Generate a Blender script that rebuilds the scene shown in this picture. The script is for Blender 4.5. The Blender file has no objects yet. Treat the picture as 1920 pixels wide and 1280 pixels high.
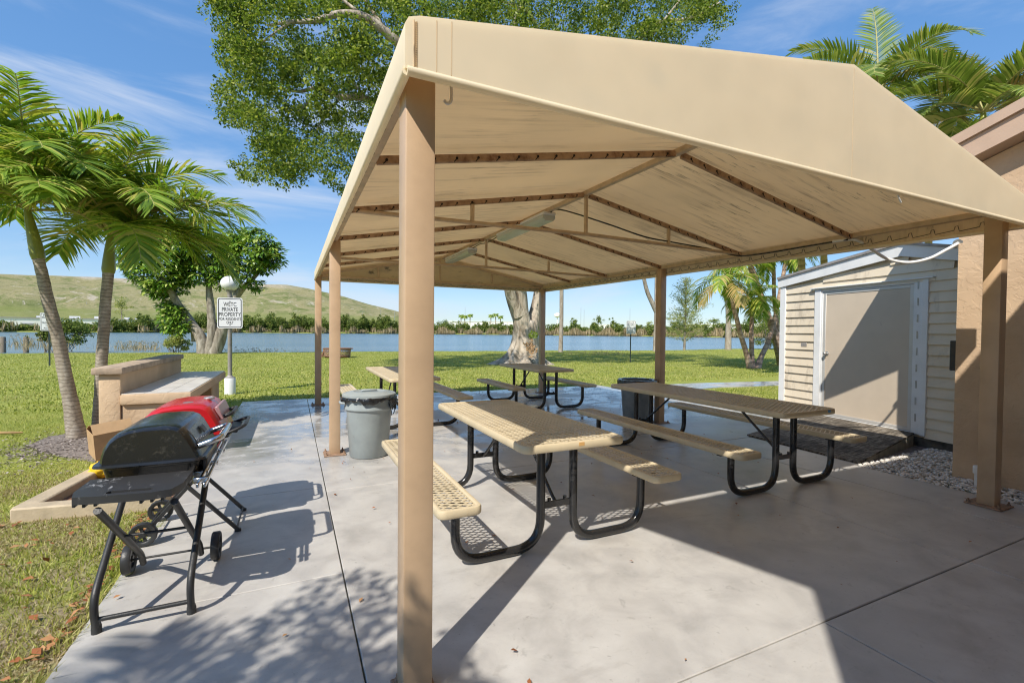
import bpy, bmesh, math, random
import numpy as np
from mathutils import Vector, Matrix, noise as mnoise
PI = math.pi
rng = np.random.default_rng(7)
random.seed(7)
scene = bpy.context.scene
COL = scene.collection

# ------------------------------------------------------------------ camera numbers (world: X along the canopy front, Y along its depth, metres)
CAM = Vector((-0.440, -1.822, 1.435)); YAW = math.radians(25.25); PIT = 0.0195; ROL = 0.009; FPX = 871.24
_f = Vector((math.sin(YAW)*math.cos(PIT), math.cos(YAW)*math.cos(PIT), -math.sin(PIT)))
_r0 = Vector((math.cos(YAW), -math.sin(YAW), 0)); _u0 = _r0.cross(_f)
_r = _r0*math.cos(ROL) + _u0*math.sin(ROL); _u = _u0*math.cos(ROL) - _r0*math.sin(ROL)
def at(x, y, depth):
    """the point that stands DEPTH metres in front of the lens on the line of sight x, y of the 1920 x 1280 photo"""
    return CAM + (_f + _r*((x-960)/FPX) - _u*((y-640)/FPX))*depth

# ------------------------------------------------------------------ helpers
def tag(o, label=None, cat=None, group=None, kind=None):
    if label: o['label'] = label
    if cat: o['category'] = cat
    if group: o['group'] = group
    if kind: o['kind'] = kind
    return o
def thing(name, label, cat, loc=(0, 0, 0), group=None):
    o = bpy.data.objects.new(name, None); COL.objects.link(o); o.location = loc; o.empty_display_size = .1
    return tag(o, label, cat, group)
def link_mesh(name, me, mats, parent=None, smooth=None):
    if not isinstance(mats, (list, tuple)): mats = [mats]
    for m in mats: me.materials.append(m)
    if smooth is not None and len(me.polygons):
        me.polygons.foreach_set('use_smooth', [True]*len(me.polygons))
        if smooth < 180: me.set_sharp_from_angle(angle=math.radians(smooth))
    o = bpy.data.objects.new(name, me); COL.objects.link(o)
    if parent is not None:
        off = Vector((0, 0, 0)); p = parent
        while p is not None: off += Vector(p.location); p = p.parent
        me.transform(Matrix.Translation(-off)); o.parent = parent
    return o
def ob(name, bm, mats, parent=None, smooth=None):
    me = bpy.data.meshes.new(name); bm.normal_update(); bm.to_mesh(me); bm.free()
    return link_mesh(name, me, mats, parent, smooth)
def np_mesh(name, V, F, mats, parent=None, smooth=None, mi=None):
    """V (n,3), F (m,k) all faces with k corners"""
    me = bpy.data.meshes.new(name); F = np.asarray(F, dtype=np.int32); k = F.shape[1]
    me.vertices.add(len(V)); me.vertices.foreach_set('co', np.asarray(V, dtype=np.float32).ravel())
    me.loops.add(F.size); me.loops.foreach_set('vertex_index', F.ravel())
    me.polygons.add(len(F)); me.polygons.foreach_set('loop_start', np.arange(0, F.size, k, dtype=np.int32))
    if mi is not None: me.polygons.foreach_set('material_index', np.asarray(mi, dtype=np.int32))
    me.update(calc_edges=True); me.validate()
    return link_mesh(name, me, mats, parent, smooth)
def box(bm, x0, x1, y0, y1, z0, z1, bev=0, mi=0, seg=1, M=None):
    r = bmesh.ops.create_cube(bm, size=1.0)
    vs = r['verts']
    for v in vs: v.co = Vector(((x0+x1)/2 + v.co.x*(x1-x0), (y0+y1)/2 + v.co.y*(y1-y0), (z0+z1)/2 + v.co.z*(z1-z0)))
    fs = set(f for v in vs for f in v.link_faces)
    if bev:
        es = list(set(e for v in vs for e in v.link_edges))
        rr = bmesh.ops.bevel(bm, geom=es, offset=bev, segments=seg, affect='EDGES', profile=.5)
        fs = set(rr['faces']) | set(f for f in fs if f.is_valid)
        vs = list(set(v for f in fs for v in f.verts))
    for f in fs: f.material_index = mi
    if M is not None: bmesh.ops.transform(bm, matrix=M, verts=vs)
    return vs
def bar(bm, a, b, w, h, bev=0, mi=0, up=(0, 0, 1)):
    """a box beam of width w, height h from a to b"""
    a = Vector(a); b = Vector(b); d = b-a; L = d.length; d.normalize(); up = Vector(up)
    x = d.cross(up)
    if x.length < 1e-4: x = d.cross(Vector((0, 1, 0)))
    x.normalize(); z = x.cross(d)
    M = Matrix((( x.x, d.x, z.x, (a.x+b.x)/2), (x.y, d.y, z.y, (a.y+b.y)/2), (x.z, d.z, z.z, (a.z+b.z)/2), (0, 0, 0, 1)))
    return box(bm, -w/2, w/2, -L/2, L/2, -h/2, h/2, bev, mi, 1, M)
def frames(P):
    P = [Vector(p) for p in P]; T = []
    for i in range(len(P)):
        t = (P[min(i+1, len(P)-1)] - P[max(i-1, 0)]); T.append(t.normalized())
    n = T[0].orthogonal().normalized(); N = [n]
    for i in range(1, len(P)):
        n = N[-1] - T[i]*N[-1].dot(T[i]); N.append(n.normalized())
    return P, T, N
def tube(bm, P, r, n=10, mi=0, caps=True, rfun=None):
    P, T, N = frames(P); rings = []
    for i, p in enumerate(P):
        rr = r[i] if isinstance(r, (list, tuple)) else r
        b = T[i].cross(N[i]); ring = []
        for k in range(n):
            a = 2*PI*k/n; q = rr*(rfun(i, a) if rfun else 1)
            ring.append(bm.verts.new(p + N[i]*math.cos(a)*q + b*math.sin(a)*q))
        rings.append(ring)
    for i in range(len(P)-1):
        for k in range(n):
            f = bm.faces.new((rings[i][k], rings[i][(k+1) % n], rings[i+1][(k+1) % n], rings[i+1][k])); f.material_index = mi
    if caps:
        f = bm.faces.new(rings[0][::-1]); f.material_index = mi
        f = bm.faces.new(rings[-1]); f.material_index = mi
def spline(P, n=6):
    """Catmull-Rom through the points"""
    P = [Vector(p) for p in P]; Q = [2*P[0]-P[1]] + P + [2*P[-1]-P[-2]]; out = []
    for i in range(1, len(Q)-2):
        for k in range(n):
            t = k/n; a, b, c, d = Q[i-1], Q[i], Q[i+1], Q[i+2]
            out.append(.5*((2*b) + (c-a)*t + (2*a-5*b+4*c-d)*t*t + (3*b-a-3*c+d)*t**3))
    return out + [P[-1]]
def fillet(P, r, n=5):
    """polyline with its inner corners rounded"""
    P = [Vector(p) for p in P]; out = [P[0]]
    for i in range(1, len(P)-1):
        a = (P[i-1]-P[i]); b = (P[i+1]-P[i]); rr = min(r, a.length*.49, b.length*.49); a.normalize(); b.normalize()
        s, e = P[i]+a*rr, P[i]+b*rr
        for k in range(n+1):
            t = k/n; out.append(s*(1-t)**2 + P[i]*2*t*(1-t) + e*t*t)
    return out + [P[-1]]
def lathe(bm, prof, c=(0, 0, 0), n=32, mi=0, cap0=True, cap1=True):
    rings = []
    for (r, z) in prof:
        rings.append([bm.verts.new((c[0]+r*math.cos(2*PI*k/n), c[1]+r*math.sin(2*PI*k/n), c[2]+z)) for k in range(n)])
    for i in range(len(prof)-1):
        for k in range(n):
            f = bm.faces.new((rings[i][k], rings[i][(k+1) % n], rings[i+1][(k+1) % n], rings[i+1][k])); f.material_index = mi
    if cap0: bm.faces.new(rings[0][::-1]).material_index = mi
    if cap1: bm.faces.new(rings[-1]).material_index = mi
def prism(bm, poly, vec, mi=0):
    """extrude a 3-D polygon along vec"""
    vec = Vector(vec); a = [bm.verts.new(p) for p in poly]; b = [bm.verts.new(Vector(p)+vec) for p in poly]; n = len(poly)
    fs = [bm.faces.new(a[::-1]), bm.faces.new(b)]
    for i in range(n): fs.append(bm.faces.new((a[i], a[(i+1) % n], b[(i+1) % n], b[i])))
    for f in fs: f.material_index = mi
    bmesh.ops.recalc_face_normals(bm, faces=fs)
    return fs

# ------------------------------------------------------------------ materials
def lin(r, g, b):
    f = lambda c: (c/255/12.92) if c/255 <= .04045 else ((c/255+.055)/1.055)**2.4
    return (f(r), f(g), f(b))
class N:
    def __init__(s, name):
        s.m = bpy.data.materials.new(name); s.m.use_nodes = True; s.t = s.m.node_tree; s.t.nodes.clear()
        s.out = s.n('ShaderNodeOutputMaterial')
    def n(s, typ, **kw):
        x = s.t.nodes.new(typ)
        for k, v in kw.items(): setattr(x, k, v)
        return x
    def l(s, a, b): s.t.links.new(a, b)
    def val(s, sock, v):
        if hasattr(v, 'is_output') or isinstance(v, bpy.types.NodeSocket): s.l(v, sock)
        elif isinstance(v, (tuple, list)) and len(v) == 3 and sock.type == 'RGBA': sock.default_value = (*v, 1)
        else: sock.default_value = v
    def pos(s): return s.n('ShaderNodeNewGeometry').outputs['Position']
    def obj(s): return s.n('ShaderNodeTexCoord').outputs['Object']
    def map(s, vec, scale=(1, 1, 1), rot=(0, 0, 0)):
        m = s.n('ShaderNodeMapping'); s.l(vec, m.inputs['Vector']); m.inputs['Scale'].default_value = scale; m.inputs['Rotation'].default_value = rot
        return m.outputs[0]
    def noise(s, vec, scale, det=4, rough=.55, dist=0):
        x = s.n('ShaderNodeTexNoise'); s.l(vec, x.inputs['Vector']); x.inputs['Scale'].default_value = scale
        x.inputs['Detail'].default_value = det; x.inputs['Roughness'].default_value = rough; x.inputs['Distortion'].default_value = dist
        return x.outputs['Fac']
    def ramp(s, fac, stops, interp='LINEAR'):
        r = s.n('ShaderNodeValToRGB'); s.l(fac, r.inputs['Fac']); e = r.color_ramp; e.interpolation = interp
        while len(e.elements) < len(stops): e.elements.new(.5)
        for el, (p, c) in zip(e.elements, stops):
            el.position = p; el.color = (*c, 1) if len(c) == 3 else c
        return r.outputs['Color']
    def step(s, fac, a, b):
        m = s.n('ShaderNodeMapRange'); m.interpolation_type = 'SMOOTHSTEP'; s.l(fac, m.inputs['Value'])
        m.inputs['From Min'].default_value = a; m.inputs['From Max'].default_value = b
        return m.outputs['Result']
    def mix(s, fac, a, b, mode='MIX'):
        m = s.n('ShaderNodeMix', data_type='RGBA', blend_type=mode)
        s.val(m.inputs[0], fac); s.val(m.inputs[6], a); s.val(m.inputs[7], b)
        return m.outputs[2]
    def math(s, op, a, b=0.0):
        m = s.n('ShaderNodeMath', operation=op); s.val(m.inputs[0], a); s.val(m.inputs[1], b); return m.outputs[0]
    def sep(s, vec):
        x = s.n('ShaderNodeSeparateXYZ'); s.l(vec, x.inputs[0]); return x.outputs
    def bump(s, h, strength=.3, dist=.01, prev=None):
        b = s.n('ShaderNodeBump'); b.inputs['Strength'].default_value = strength; b.inputs['Distance'].default_value = dist
        s.l(h, b.inputs['Height'])
        if prev is not None: s.l(prev, b.inputs['Normal'])
        return b.outputs['Normal']
    def fin(s, col, rough=.6, metal=0., normal=None, spec=.5, **kw):
        p = s.n('ShaderNodeBsdfPrincipled'); s.val(p.inputs['Base Color'], col); s.val(p.inputs['Roughness'], rough)
        s.val(p.inputs['Metallic'], metal); s.val(p.inputs['Specular IOR Level'], spec)
        if normal is not None: s.l(normal, p.inputs['Normal'])
        for k, v in kw.items(): s.val(p.inputs[k], v)
        s.l(p.outputs[0], s.out.inputs['Surface']); s.p = p
        return s.m
def simple(name, c, rough=.5, metal=0., var=.15, scale=8., bump=.0, bscale=60., spec=.5, dark=None):
    s = N(name); o = s.obj(); f = s.noise(o, scale, 5)
    d = dark if dark else tuple(x*(1-var) for x in c); h = tuple(min(1, x*(1+var*.6)) for x in c)
    col = s.ramp(f, [(.3, d), (.52, c), (.72, h)])
    nm = s.bump(s.noise(o, bscale, 4), bump, .01) if bump else None
    rr = s.math('ADD', s.math('MULTIPLY', s.noise(o, scale*2.3, 3), .16), rough-.08)
    return s.fin(col, rr, metal, nm, spec)
def leaf_mat(name, stops, transl=.35, rough=.45, tint=(1.15, 1.2, .6), spec=.35):
    """leaves: every leaf its own green, some light through the blade"""
    s = N(name); g = s.n('ShaderNodeNewGeometry'); col = s.ramp(g.outputs['Random Per Island'], stops)
    p = s.n('ShaderNodeBsdfPrincipled'); s.l(col, p.inputs['Base Color']); p.inputs['Roughness'].default_value = rough; p.inputs['Specular IOR Level'].default_value = spec
    t = s.n('ShaderNodeBsdfTranslucent'); s.l(s.mix(1., col, tint, 'MULTIPLY'), t.inputs['Color'])
    m = s.n('ShaderNodeMixShader'); m.inputs[0].default_value = transl; s.l(p.outputs[0], m.inputs[1]); s.l(t.outputs[0], m.inputs[2])
    s.l(m.outputs[0], s.out.inputs['Surface'])
    return s.m

def mat_concrete():
    s = N('concrete_slab'); p = s.pos(); x, y, z = s.sep(p)
    big = s.noise(p, .7, 5, .6); mid = s.noise(p, 3.5, 6, .6, .4); fine = s.noise(p, 60, 4, .65)
    col = s.ramp(mid, [(.28, (.35, .335, .315)), (.48, (.45, .43, .405)), (.56, (.49, .47, .44)), (.74, (.55, .53, .50))])
    col = s.mix(s.math('MULTIPLY', s.step(big, .35, .7), .35), col, (.41, .39, .365))
    col = s.mix(s.math('MULTIPLY', s.step(s.noise(p, 11, 5, .7, .8), .60, .70), .42), col, (.27, .255, .235))     # blotches
    col = s.mix(s.math('MULTIPLY', s.step(s.noise(s.map(p, (1, 3, 1), (0, 0, .6)), 1.6, 5, .7), .55, .72), .42), col, (.32, .30, .275))
    col = s.mix(s.math('MULTIPLY', s.step(s.noise(p, 4.2, 4, .6, .3), .66, .72), .3), col, (.27, .255, .235))      # old spills
    col = s.mix(s.math('MULTIPLY', s.step(s.noise(p, 26, 3, .6, .2), .68, .73), .45), col, (.20, .185, .165))     # drips
    spk = s.step(s.noise(p, 150, 2, .5), .66, .72); col = s.mix(s.math('MULTIPLY', spk, .35), col, (.17, .165, .16))
    # rain water still standing on the far half of the slab
    wet = s.math('MULTIPLY', s.step(s.math('ADD', y, s.math('MULTIPLY', s.noise(p, .9, 3), 2.4)), 3.6, 6.0), s.step(s.noise(s.map(p, (.8, 1.1, 1)), 1.15, 4, .6, .6), .40, .56))
    wet = s.math('MULTIPLY', wet, s.step(s.noise(p, 6, 3), .25, .5))
    col = s.mix(s.math('MULTIPLY', wet, .5), col, (.13, .135, .14))
    ro = s.math('SUBTRACT', s.math('ADD', s.math('MULTIPLY', mid, .25), .29), s.math('MULTIPLY', wet, .31))
    nm = s.bump(fine, .12, .004); nm = s.bump(mid, .1, .01, nm)
    return s.fin(col, ro, 0, nm, .5)
def mat_lawn():
    s = N('lawn'); p = s.pos(); x, y, z = s.sep(p)
    a = s.noise(p, .45, 5, .6); b = s.noise(p, 5, 6, .7); c = s.noise(p, 38, 4, .7)
    col = s.ramp(c, [(.25, (.15, .165, .035)), (.45, (.25, .28, .055)), (.6, (.36, .38, .09)), (.78, (.48, .46, .17))])
    col = s.mix(s.math('MULTIPLY', s.step(b, .5, .72), .45), col, (.27, .27, .085))
    col = s.mix(s.math('MULTIPLY', s.step(a, .46, .66), .4), col, (.13, .18, .03))
    # the worn, sandy strip beside the slab
    near = s.math('MULTIPLY', s.step(y, 5.2, 1.2), s.step(s.math('ADD', s.noise(p, 1.7, 5, .7), s.math('MULTIPLY', b, .3)), .52, .75))
    col = s.mix(near, col, s.ramp(c, [(.3, (.16, .115, .07)), (.55, (.31, .25, .16)), (.75, (.42, .37, .27))]))
    nm = s.bump(c, .6, .03)
    return s.fin(col, .9, 0, nm, .15)
def mat_stucco(name, c, d):
    s = N(name); p = s.pos(); n1 = s.noise(p, 2.2, 5, .6); n2 = s.noise(p, 11, 4, .6, .5); n3 = s.noise(p, 70, 4, .7)
    col = s.ramp(n1, [(.3, d), (.6, c), (.8, tuple(min(1, x*1.1) for x in c))])
    pl = s.step(n2, .44, .54)                                   # trowelled skin of the plaster
    nm = s.bump(pl, .3, .006); nm = s.bump(n3, .25, .004, nm)
    return s.fin(col, .85, 0, nm, .2)
def mat_fabric(name, c, stain=0., up=False):
    s = N(name); p = s.pos(); o = s.noise(p, 1.3, 4, .6)
    col = s.ramp(o, [(.3, tuple(x*.94 for x in c)), (.55, c), (.8, tuple(min(1, x*1.03) for x in c))])
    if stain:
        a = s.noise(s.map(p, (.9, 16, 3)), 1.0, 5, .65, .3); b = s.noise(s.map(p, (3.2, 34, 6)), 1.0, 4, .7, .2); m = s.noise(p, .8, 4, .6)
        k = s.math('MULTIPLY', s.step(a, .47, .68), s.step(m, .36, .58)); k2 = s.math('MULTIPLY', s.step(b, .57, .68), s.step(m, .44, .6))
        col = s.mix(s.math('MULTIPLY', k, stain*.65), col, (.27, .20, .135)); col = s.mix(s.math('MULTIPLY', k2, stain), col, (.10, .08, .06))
    else:
        col = s.mix(s.math('MULTIPLY', s.step(s.noise(s.map(p, (1.5, 1.5, .8)), 1.1, 4, .6), .52, .8), .10), col, (.60, .50, .38))
    w = s.noise(s.map(p, (1, 1, 1)), 340, 2, .5)
    nm = s.bump(w, .15, .002); nm = s.bump(s.noise(p, 1.5, 2, .5), .3, .05, nm)
    s.fin(col, .75, 0, nm, .25)
    t = s.n('ShaderNodeBsdfTranslucent'); s.val(t.inputs['Color'], col); m = s.n('ShaderNodeMixShader'); m.inputs[0].default_value = .37   # sun glows through the cloth
    s.l(s.p.outputs[0], m.inputs[1]); s.l(t.outputs[0], m.inputs[2]); s.l(m.outputs[0], s.out.inputs['Surface'])
    return s.m
def mat_bark(name, stops, ring=0., scale=3., bump=.6, dist=.03, stretch=(1, 1, .35)):
    s = N(name); p = s.pos(); v = s.map(p, stretch); a = s.noise(v, scale*3, 6, .65, .5)
    col = s.ramp(a, stops); h = a
    if ring:
        w = s.n('ShaderNodeTexWave', wave_type='BANDS', bands_direction='Z', wave_profile='SAW'); s.l(p, w.inputs['Vector'])
        w.inputs['Scale'].default_value = ring; w.inputs['Distortion'].default_value = 5.5; w.inputs['Detail'].default_value = 3; w.inputs['Detail Scale'].default_value = 1.6
        col = s.mix(s.math('MULTIPLY', s.step(w.outputs['Fac'], .55, 1.), .65), col, tuple(x*.38 for x in stops[0][1])); h = s.math('ADD', s.math('MULTIPLY', w.outputs['Fac'], .8), s.math('MULTIPLY', a, .5))
    return s.fin(col, .9, 0, s.bump(h, bump, dist), .15)
def mat_water():
    s = N('lake_water'); p = s.pos()
    w1 = s.noise(s.map(p, (.35, 1.0, 1), (0, 0, -.3)), 1.3, 5, .6, .3); w2 = s.noise(s.map(p, (.5, 1., 1), (0, 0, -.5)), 7, 3, .6)
    big = s.noise(s.map(p, (.3, 1.4, 1), (0, 0, -.44)), .05, 4, .6, 1.)
    nm = s.bump(w1, .8, .22); nm = s.bump(w2, .6, .05, nm)
    col = s.mix(s.step(big, .4, .65), (.11, .19, .235), (.15, .225, .265))
    return s.fin(col, .16, 0, nm, .5, IOR=1.333)
def mat_hill():
    s = N('hill_grass'); p = s.pos(); x, y, z = s.sep(p)
    a = s.noise(s.map(p, (1, 1, 2.6)), .034, 8, .75, 1.1); b = s.noise(p, .2, 7, .8)
    col = s.ramp(a, [(.34, (.12, .15, .045)), (.45, (.20, .21, .085)), (.52, (.31, .275, .15)), (.6, (.25, .235, .10)), (.68, (.44, .37, .27))])
    col = s.mix(s.math('MULTIPLY', s.step(b, .5, .7), .5), col, (.09, .095, .04))
    col = s.mix(s.math('MULTIPLY', s.step(s.noise(s.map(p, (1, 1, .35), (0, .5, .4)), .06, 6, .7, 1.), .58, .66), .7), col, (.47, .41, .33))
    zz = s.math('ADD', z, s.math('MULTIPLY', s.math('SUBTRACT', s.noise(p, .03, 4), .5), 16))
    col = s.mix(s.math('MULTIPLY', s.step(z, 21, 17), .75), col, s.ramp(b, [(.35, (.17, .20, .06)), (.65, (.235, .25, .085))]))
    xz = s.math('MULTIPLY', s.step(zz, 51, 56), s.step(x, 40, -60))
    col = s.mix(s.math('MULTIPLY', xz, .85), col, s.ramp(b, [(.35, (.36, .29, .22)), (.6, (.50, .44, .36))]))      # bare soil along the crest
    return s.fin(col, .95, 0, s.bump(b, .8, 1.5), .1)
def mat_mesh_tan(name='tan_vinyl'):
    return simple(name, (.60, .50, .335), .42, 0, .10, 7, .08, 160, .45)

M = {}
M['concrete'] = mat_concrete(); M['lawn'] = mat_lawn()
M['stucco'] = mat_stucco('tan_stucco', (.60, .44, .295), (.50, .36, .24))
M['stucco_trim'] = simple('tan_trim_paint', (.47, .335, .245), .6, 0, .1, 3, .1, 80)
M['soffit'] = simple('tan_soffit', (.36, .25, .165), .7, 0, .1, 3)
M['island'] = mat_stucco('peach_stucco', (.60, .44, .29), (.50, .355, .225))
M['cap'] = simple('weathered_cap', (.42, .32, .23), .85, 0, .25, 9, .4, 40, dark=(.22, .17, .13))
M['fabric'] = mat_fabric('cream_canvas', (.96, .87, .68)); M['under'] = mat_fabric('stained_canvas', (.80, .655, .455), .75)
M['post'] = simple('post_paint', (.52, .36, .225), .42, 0, .12, 5, .05, 120); M['frame'] = simple('frame_paint', (.56, .42, .275), .5, 0, .2, 12)
M['rust_frame'] = simple('rusty_rafter', (.40, .255, .15), .65, 0, .3, 14, .2, 70, dark=(.19, .095, .05))
M['rust'] = simple('rust', (.21, .105, .06), .8, 0, .35, 22, .5, 90); M['plate'] = simple('base_plate', (.30, .19, .125), .7, 0, .4, 18, .4, 60)
M['black'] = simple('black_enamel', (.018, .018, .019), .2, 0, .2, 9, .05, 60, .6); M['plastic'] = simple('black_plastic', (.028, .028, .029), .45, 0, .25, 20, .12, 130)
M['hole'] = simple('gap_dark_paint', (.02, .016, .013), .9); M['lace'] = simple('dark_lacing', (.10, .085, .065), .9)
M['tan'] = mat_mesh_tan()
M['white'] = simple('white_paint', (.74, .745, .74), .45, 0, .08, 5); M['globe'] = simple('white_globe', (.82, .82, .80), .25, 0, .03, 3)
M['metal'] = simple('galvanised', (.48, .47, .45), .42, .75, .2, 14); M['greypost'] = simple('grey_post', (.34, .31, .285), .55, .2, .25, 12)
M['chrome'] = simple('chrome', (.62, .61, .6), .18, 1., .1, 6)
M['can'] = simple('grey_bin_plastic', (.30, .335, .335), .45, 0, .12, 6, .08, 50); M['can_blue'] = simple('bluegrey_bin', (.20, .235, .26), .42, 0, .3, 7, .1, 40)
M['bag'] = simple('black_bag', (.015, .015, .016), .18, 0, .3, 20, .8, 26, .7)
M['red'] = simple('red_enamel', (.50, .016, .02), .24, 0, .12, 6, .02, 60, .6)
M['cardboard'] = simple('cardboard', (.47, .30, .155), .85, 0, .15, 10); M['yellow'] = simple('yellow_bag', (.80, .52, .02), .4, 0, .2, 9, .5, 20)
M['sign'] = simple('sign_white', (.76, .765, .78), .4, 0, .04, 4); M['ink'] = simple('sign_black', (.03, .03, .035), .5); M['dkgreen'] = simple('sign_post_green', (.025, .04, .04), .5)
M['siding'] = None
M['kerb'] = simple('kerb_concrete', (.46, .37, .25), .85, 0, .2, 8, .35, 50); M['soil'] = simple('mulch', (.22, .185, .165), .95, 0, .5, 30, .9, 60)
M['soil_red'] = simple('bed_mulch', (.20, .10, .06), .95, 0, .5, 40, .9, 70)
M['paint_cut'] = simple('door_cream', (.58, .49, .385), .5, 0, .06, 3, .03, 60)
M['wood'] = simple('old_wood_post', (.22, .18, .13), .9, 0, .35, 18, .6, 50)

# ------------------------------------------------------------------ foliage builders (numpy)
def rand_dirs(n):
    v = rng.normal(size=(n, 3)); return v/np.linalg.norm(v, axis=1, keepdims=True)
def leaf_quads(C, size, aspect=.5, nrm=None, flat=.0, tdir=None):
    """one folded four-corner leaf at every centre: base, side, tip, side"""
    n = len(C); t = rand_dirs(n) if tdir is None else tdir
    nr = rand_dirs(n); nr[:, 2] = np.abs(nr[:, 2])+flat
    b = np.cross(t, nr); b /= np.linalg.norm(b, axis=1, keepdims=True)+1e-9
    s = np.asarray(size).reshape(-1, 1)*np.ones((n, 1)); nr2 = np.cross(b, t)
    V = np.stack([C-t*s*.5, C+b*s*aspect*.5+nr2*s*.07, C+t*s*.5-nr2*s*.05, C-b*s*aspect*.5+nr2*s*.07], 1)
    return V.reshape(-1, 3), np.arange(n*4).reshape(-1, 4)
class Leaves:
    """collects quads"""
    def __init__(s): s.V = []; s.F = []; s.MI = []; s.k = 0
    def add(s, V, F, mi=0):
        s.V.append(V); s.F.append(F+s.k); s.MI.append(np.full(len(F), mi)); s.k += len(V)
    def build(s, name, mats, parent=None, smooth=None):
        return np_mesh(name, np.concatenate(s.V), np.concatenate(s.F), mats, parent, smooth, np.concatenate(s.MI))
def clump(L, c, rad, n, size, aspect=.5, hollow=.55, squash=(1, 1, .8), flat=.3):
    d = rand_dirs(n); r = (hollow + (1-hollow)*rng.random(n)**.7).reshape(-1, 1)
    C = np.asarray(c) + d*r*rad*np.asarray(squash)
    L.add(*leaf_quads(C, size*(.7+.6*rng.random(n)), aspect, flat=flat))
def quad_tube(P, R, n=5):
    P, T, Nn = frames(P); V = []; F = []
    for i, p in enumerate(P):
        b = T[i].cross(Nn[i])
        for k in range(n):
            a = 2*PI*k/n; V.append(p+Nn[i]*math.cos(a)*R[i]+b*math.sin(a)*R[i])
    for i in range(len(P)-1):
        for k in range(n): F.append((i*n+k, i*n+(k+1) % n, (i+1)*n+(k+1) % n, (i+1)*n+k))
    return np.array([tuple(v) for v in V]), np.array(F)
def frond(L, base, az, el, length, droop, pairs=34, leaf=.5, w=.03, vee=.5, start=.12, sag=.5, side=0., jit=.12, tip=1.0):
    """a feather palm frond: arching midrib with drooping, tapering leaflets on both sides"""
    ns = 22; P = [Vector(base)]; el0 = el; azz = az; D = []
    for i in range(ns):
        t = i/ns; e = el0 - droop*(t**1.25); a = azz + side*t
        d = Vector((math.sin(a)*math.cos(e), math.cos(a)*math.cos(e), math.sin(e))); D.append(d); P.append(P[-1]+d*(length/ns))
    D.append(D[-1]); R = [max(.004, .02*(1-.85*i/ns)*(length/2)) for i in range(ns+1)]
    V, F = quad_tube(P, R, 5); L.add(V, F, 1)
    BL, TL, WL, NL = [], [], [], []
    for i in range(pairs):
        t = start + (1-start)*(i+.5)/pairs
        x = t*ns; k = min(int(x), ns-1); p = P[k].lerp(P[k+1], x-k); d = D[k]
        lat = d.cross(Vector((0, 0, 1)))
        if lat.length < .05: lat = Vector((math.cos(azz), -math.sin(azz), 0))
        lat.normalize(); up = lat.cross(d).normalized()
        prof = leaf*min(1, .55+2.2*(t-start))*(1-.62*max(0, (t-.45)/.55)**1.4)*tip
        fw = .45+.75*t
        for sg in (-1, 1):
            q = lat*sg + d*(fw+random.uniform(-jit, jit)) + up*(vee*(1-.5*t)+random.uniform(-jit*1.6, jit*1.6)); q.normalize()
            BL.append(p); TL.append(q); WL.append((prof*random.uniform(.85, 1.1), w*random.uniform(.8, 1.15))); NL.append(d)
    n = len(BL); B = np.array([tuple(v) for v in BL]); T = np.array([tuple(v) for v in TL]); W = np.array(WL); Dn = np.array([tuple(v) for v in NL])
    S = Dn - T*np.sum(Dn*T, 1, keepdims=True); S /= np.linalg.norm(S, axis=1, keepdims=True)+1e-9
    ln = W[:, :1]; wd = W[:, 1:]; g = np.array([0, 0, -1.])*sag*(.8+.4*rng.random((n, 1)))
    pts = []
    for (u, ww) in ((0, .45), (.33, 1.), (.7, .72), (1., .06)):
        c = B + T*ln*u + g*ln*u*u*.8
        pts += [c - S*wd*ww*.5, c + S*wd*ww*.5]
    V = np.stack(pts, 1).reshape(-1, 3); idx = np.arange(n).reshape(-1, 1)*8
    F = np.concatenate([idx+np.array([[2*k, 2*k+1, 2*k+3, 2*k+2]]) for k in range(3)]); L.add(V, F, 0)
M['palm_leaf'] = leaf_mat('palm_leaf', [(0, (.13, .22, .03)), (.35, (.23, .36, .045)), (.62, (.37, .47, .07)), (.84, (.56, .55, .12)), (.93, (.56, .46, .17)), (1, (.62, .54, .22))], .42, .38)
M['palm_dry'] = leaf_mat('palm_leaf_yellowing', [(0, (.16, .17, .04)), (.5, (.38, .30, .09)), (1, (.50, .33, .14))], .3, .5)
M['areca_leaf'] = leaf_mat('areca_leaf', [(0, (.08, .13, .025)), (.5, (.19, .27, .05)), (.85, (.34, .38, .11)), (1, (.50, .44, .18))], .3, .35)
M['rib'] = simple('palm_midrib', (.36, .33, .11), .5, 0, .2, 4); M['shaft'] = simple('green_crownshaft', (.27, .30, .055), .35, 0, .25, 4, .1, 20)
M['ficus_leaf'] = leaf_mat('ficus_leaf', [(0, (.04, .072, .013)), (.3, (.10, .165, .022)), (.65, (.21, .285, .045)), (1, (.43, .45, .11))], .42, .45, spec=.3)
M['umbrella_leaf'] = leaf_mat('umbrella_leaf', [(0, (.05, .12, .018)), (.45, (.16, .30, .035)), (.8, (.34, .46, .08)), (1, (.46, .50, .16))], .2, .25, spec=.5)
M['pine_leaf'] = leaf_mat('pine_needles', [(0, (.19, .24, .06)), (.6, (.36, .39, .12)), (1, (.50, .47, .18))], .4, .6)
M['mangrove'] = leaf_mat('mangrove_leaf', [(0, (.06, .10, .02)), (.5, (.14, .20, .035)), (.85, (.25, .29, .06)), (1, (.34, .33, .10))], .25, .6, spec=.2)
M['reed'] = leaf_mat('dry_reed', [(0, (.20, .17, .08)), (.5, (.40, .31, .17)), (1, (.52, .42, .26))], .2, .7)
M['blade'] = leaf_mat('grass_blade', [(0, (.11, .16, .022)), (.45, (.32, .36, .06)), (.75, (.48, .48, .12)), (1, (.62, .57, .25))], .35, .6, spec=.2)
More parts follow.
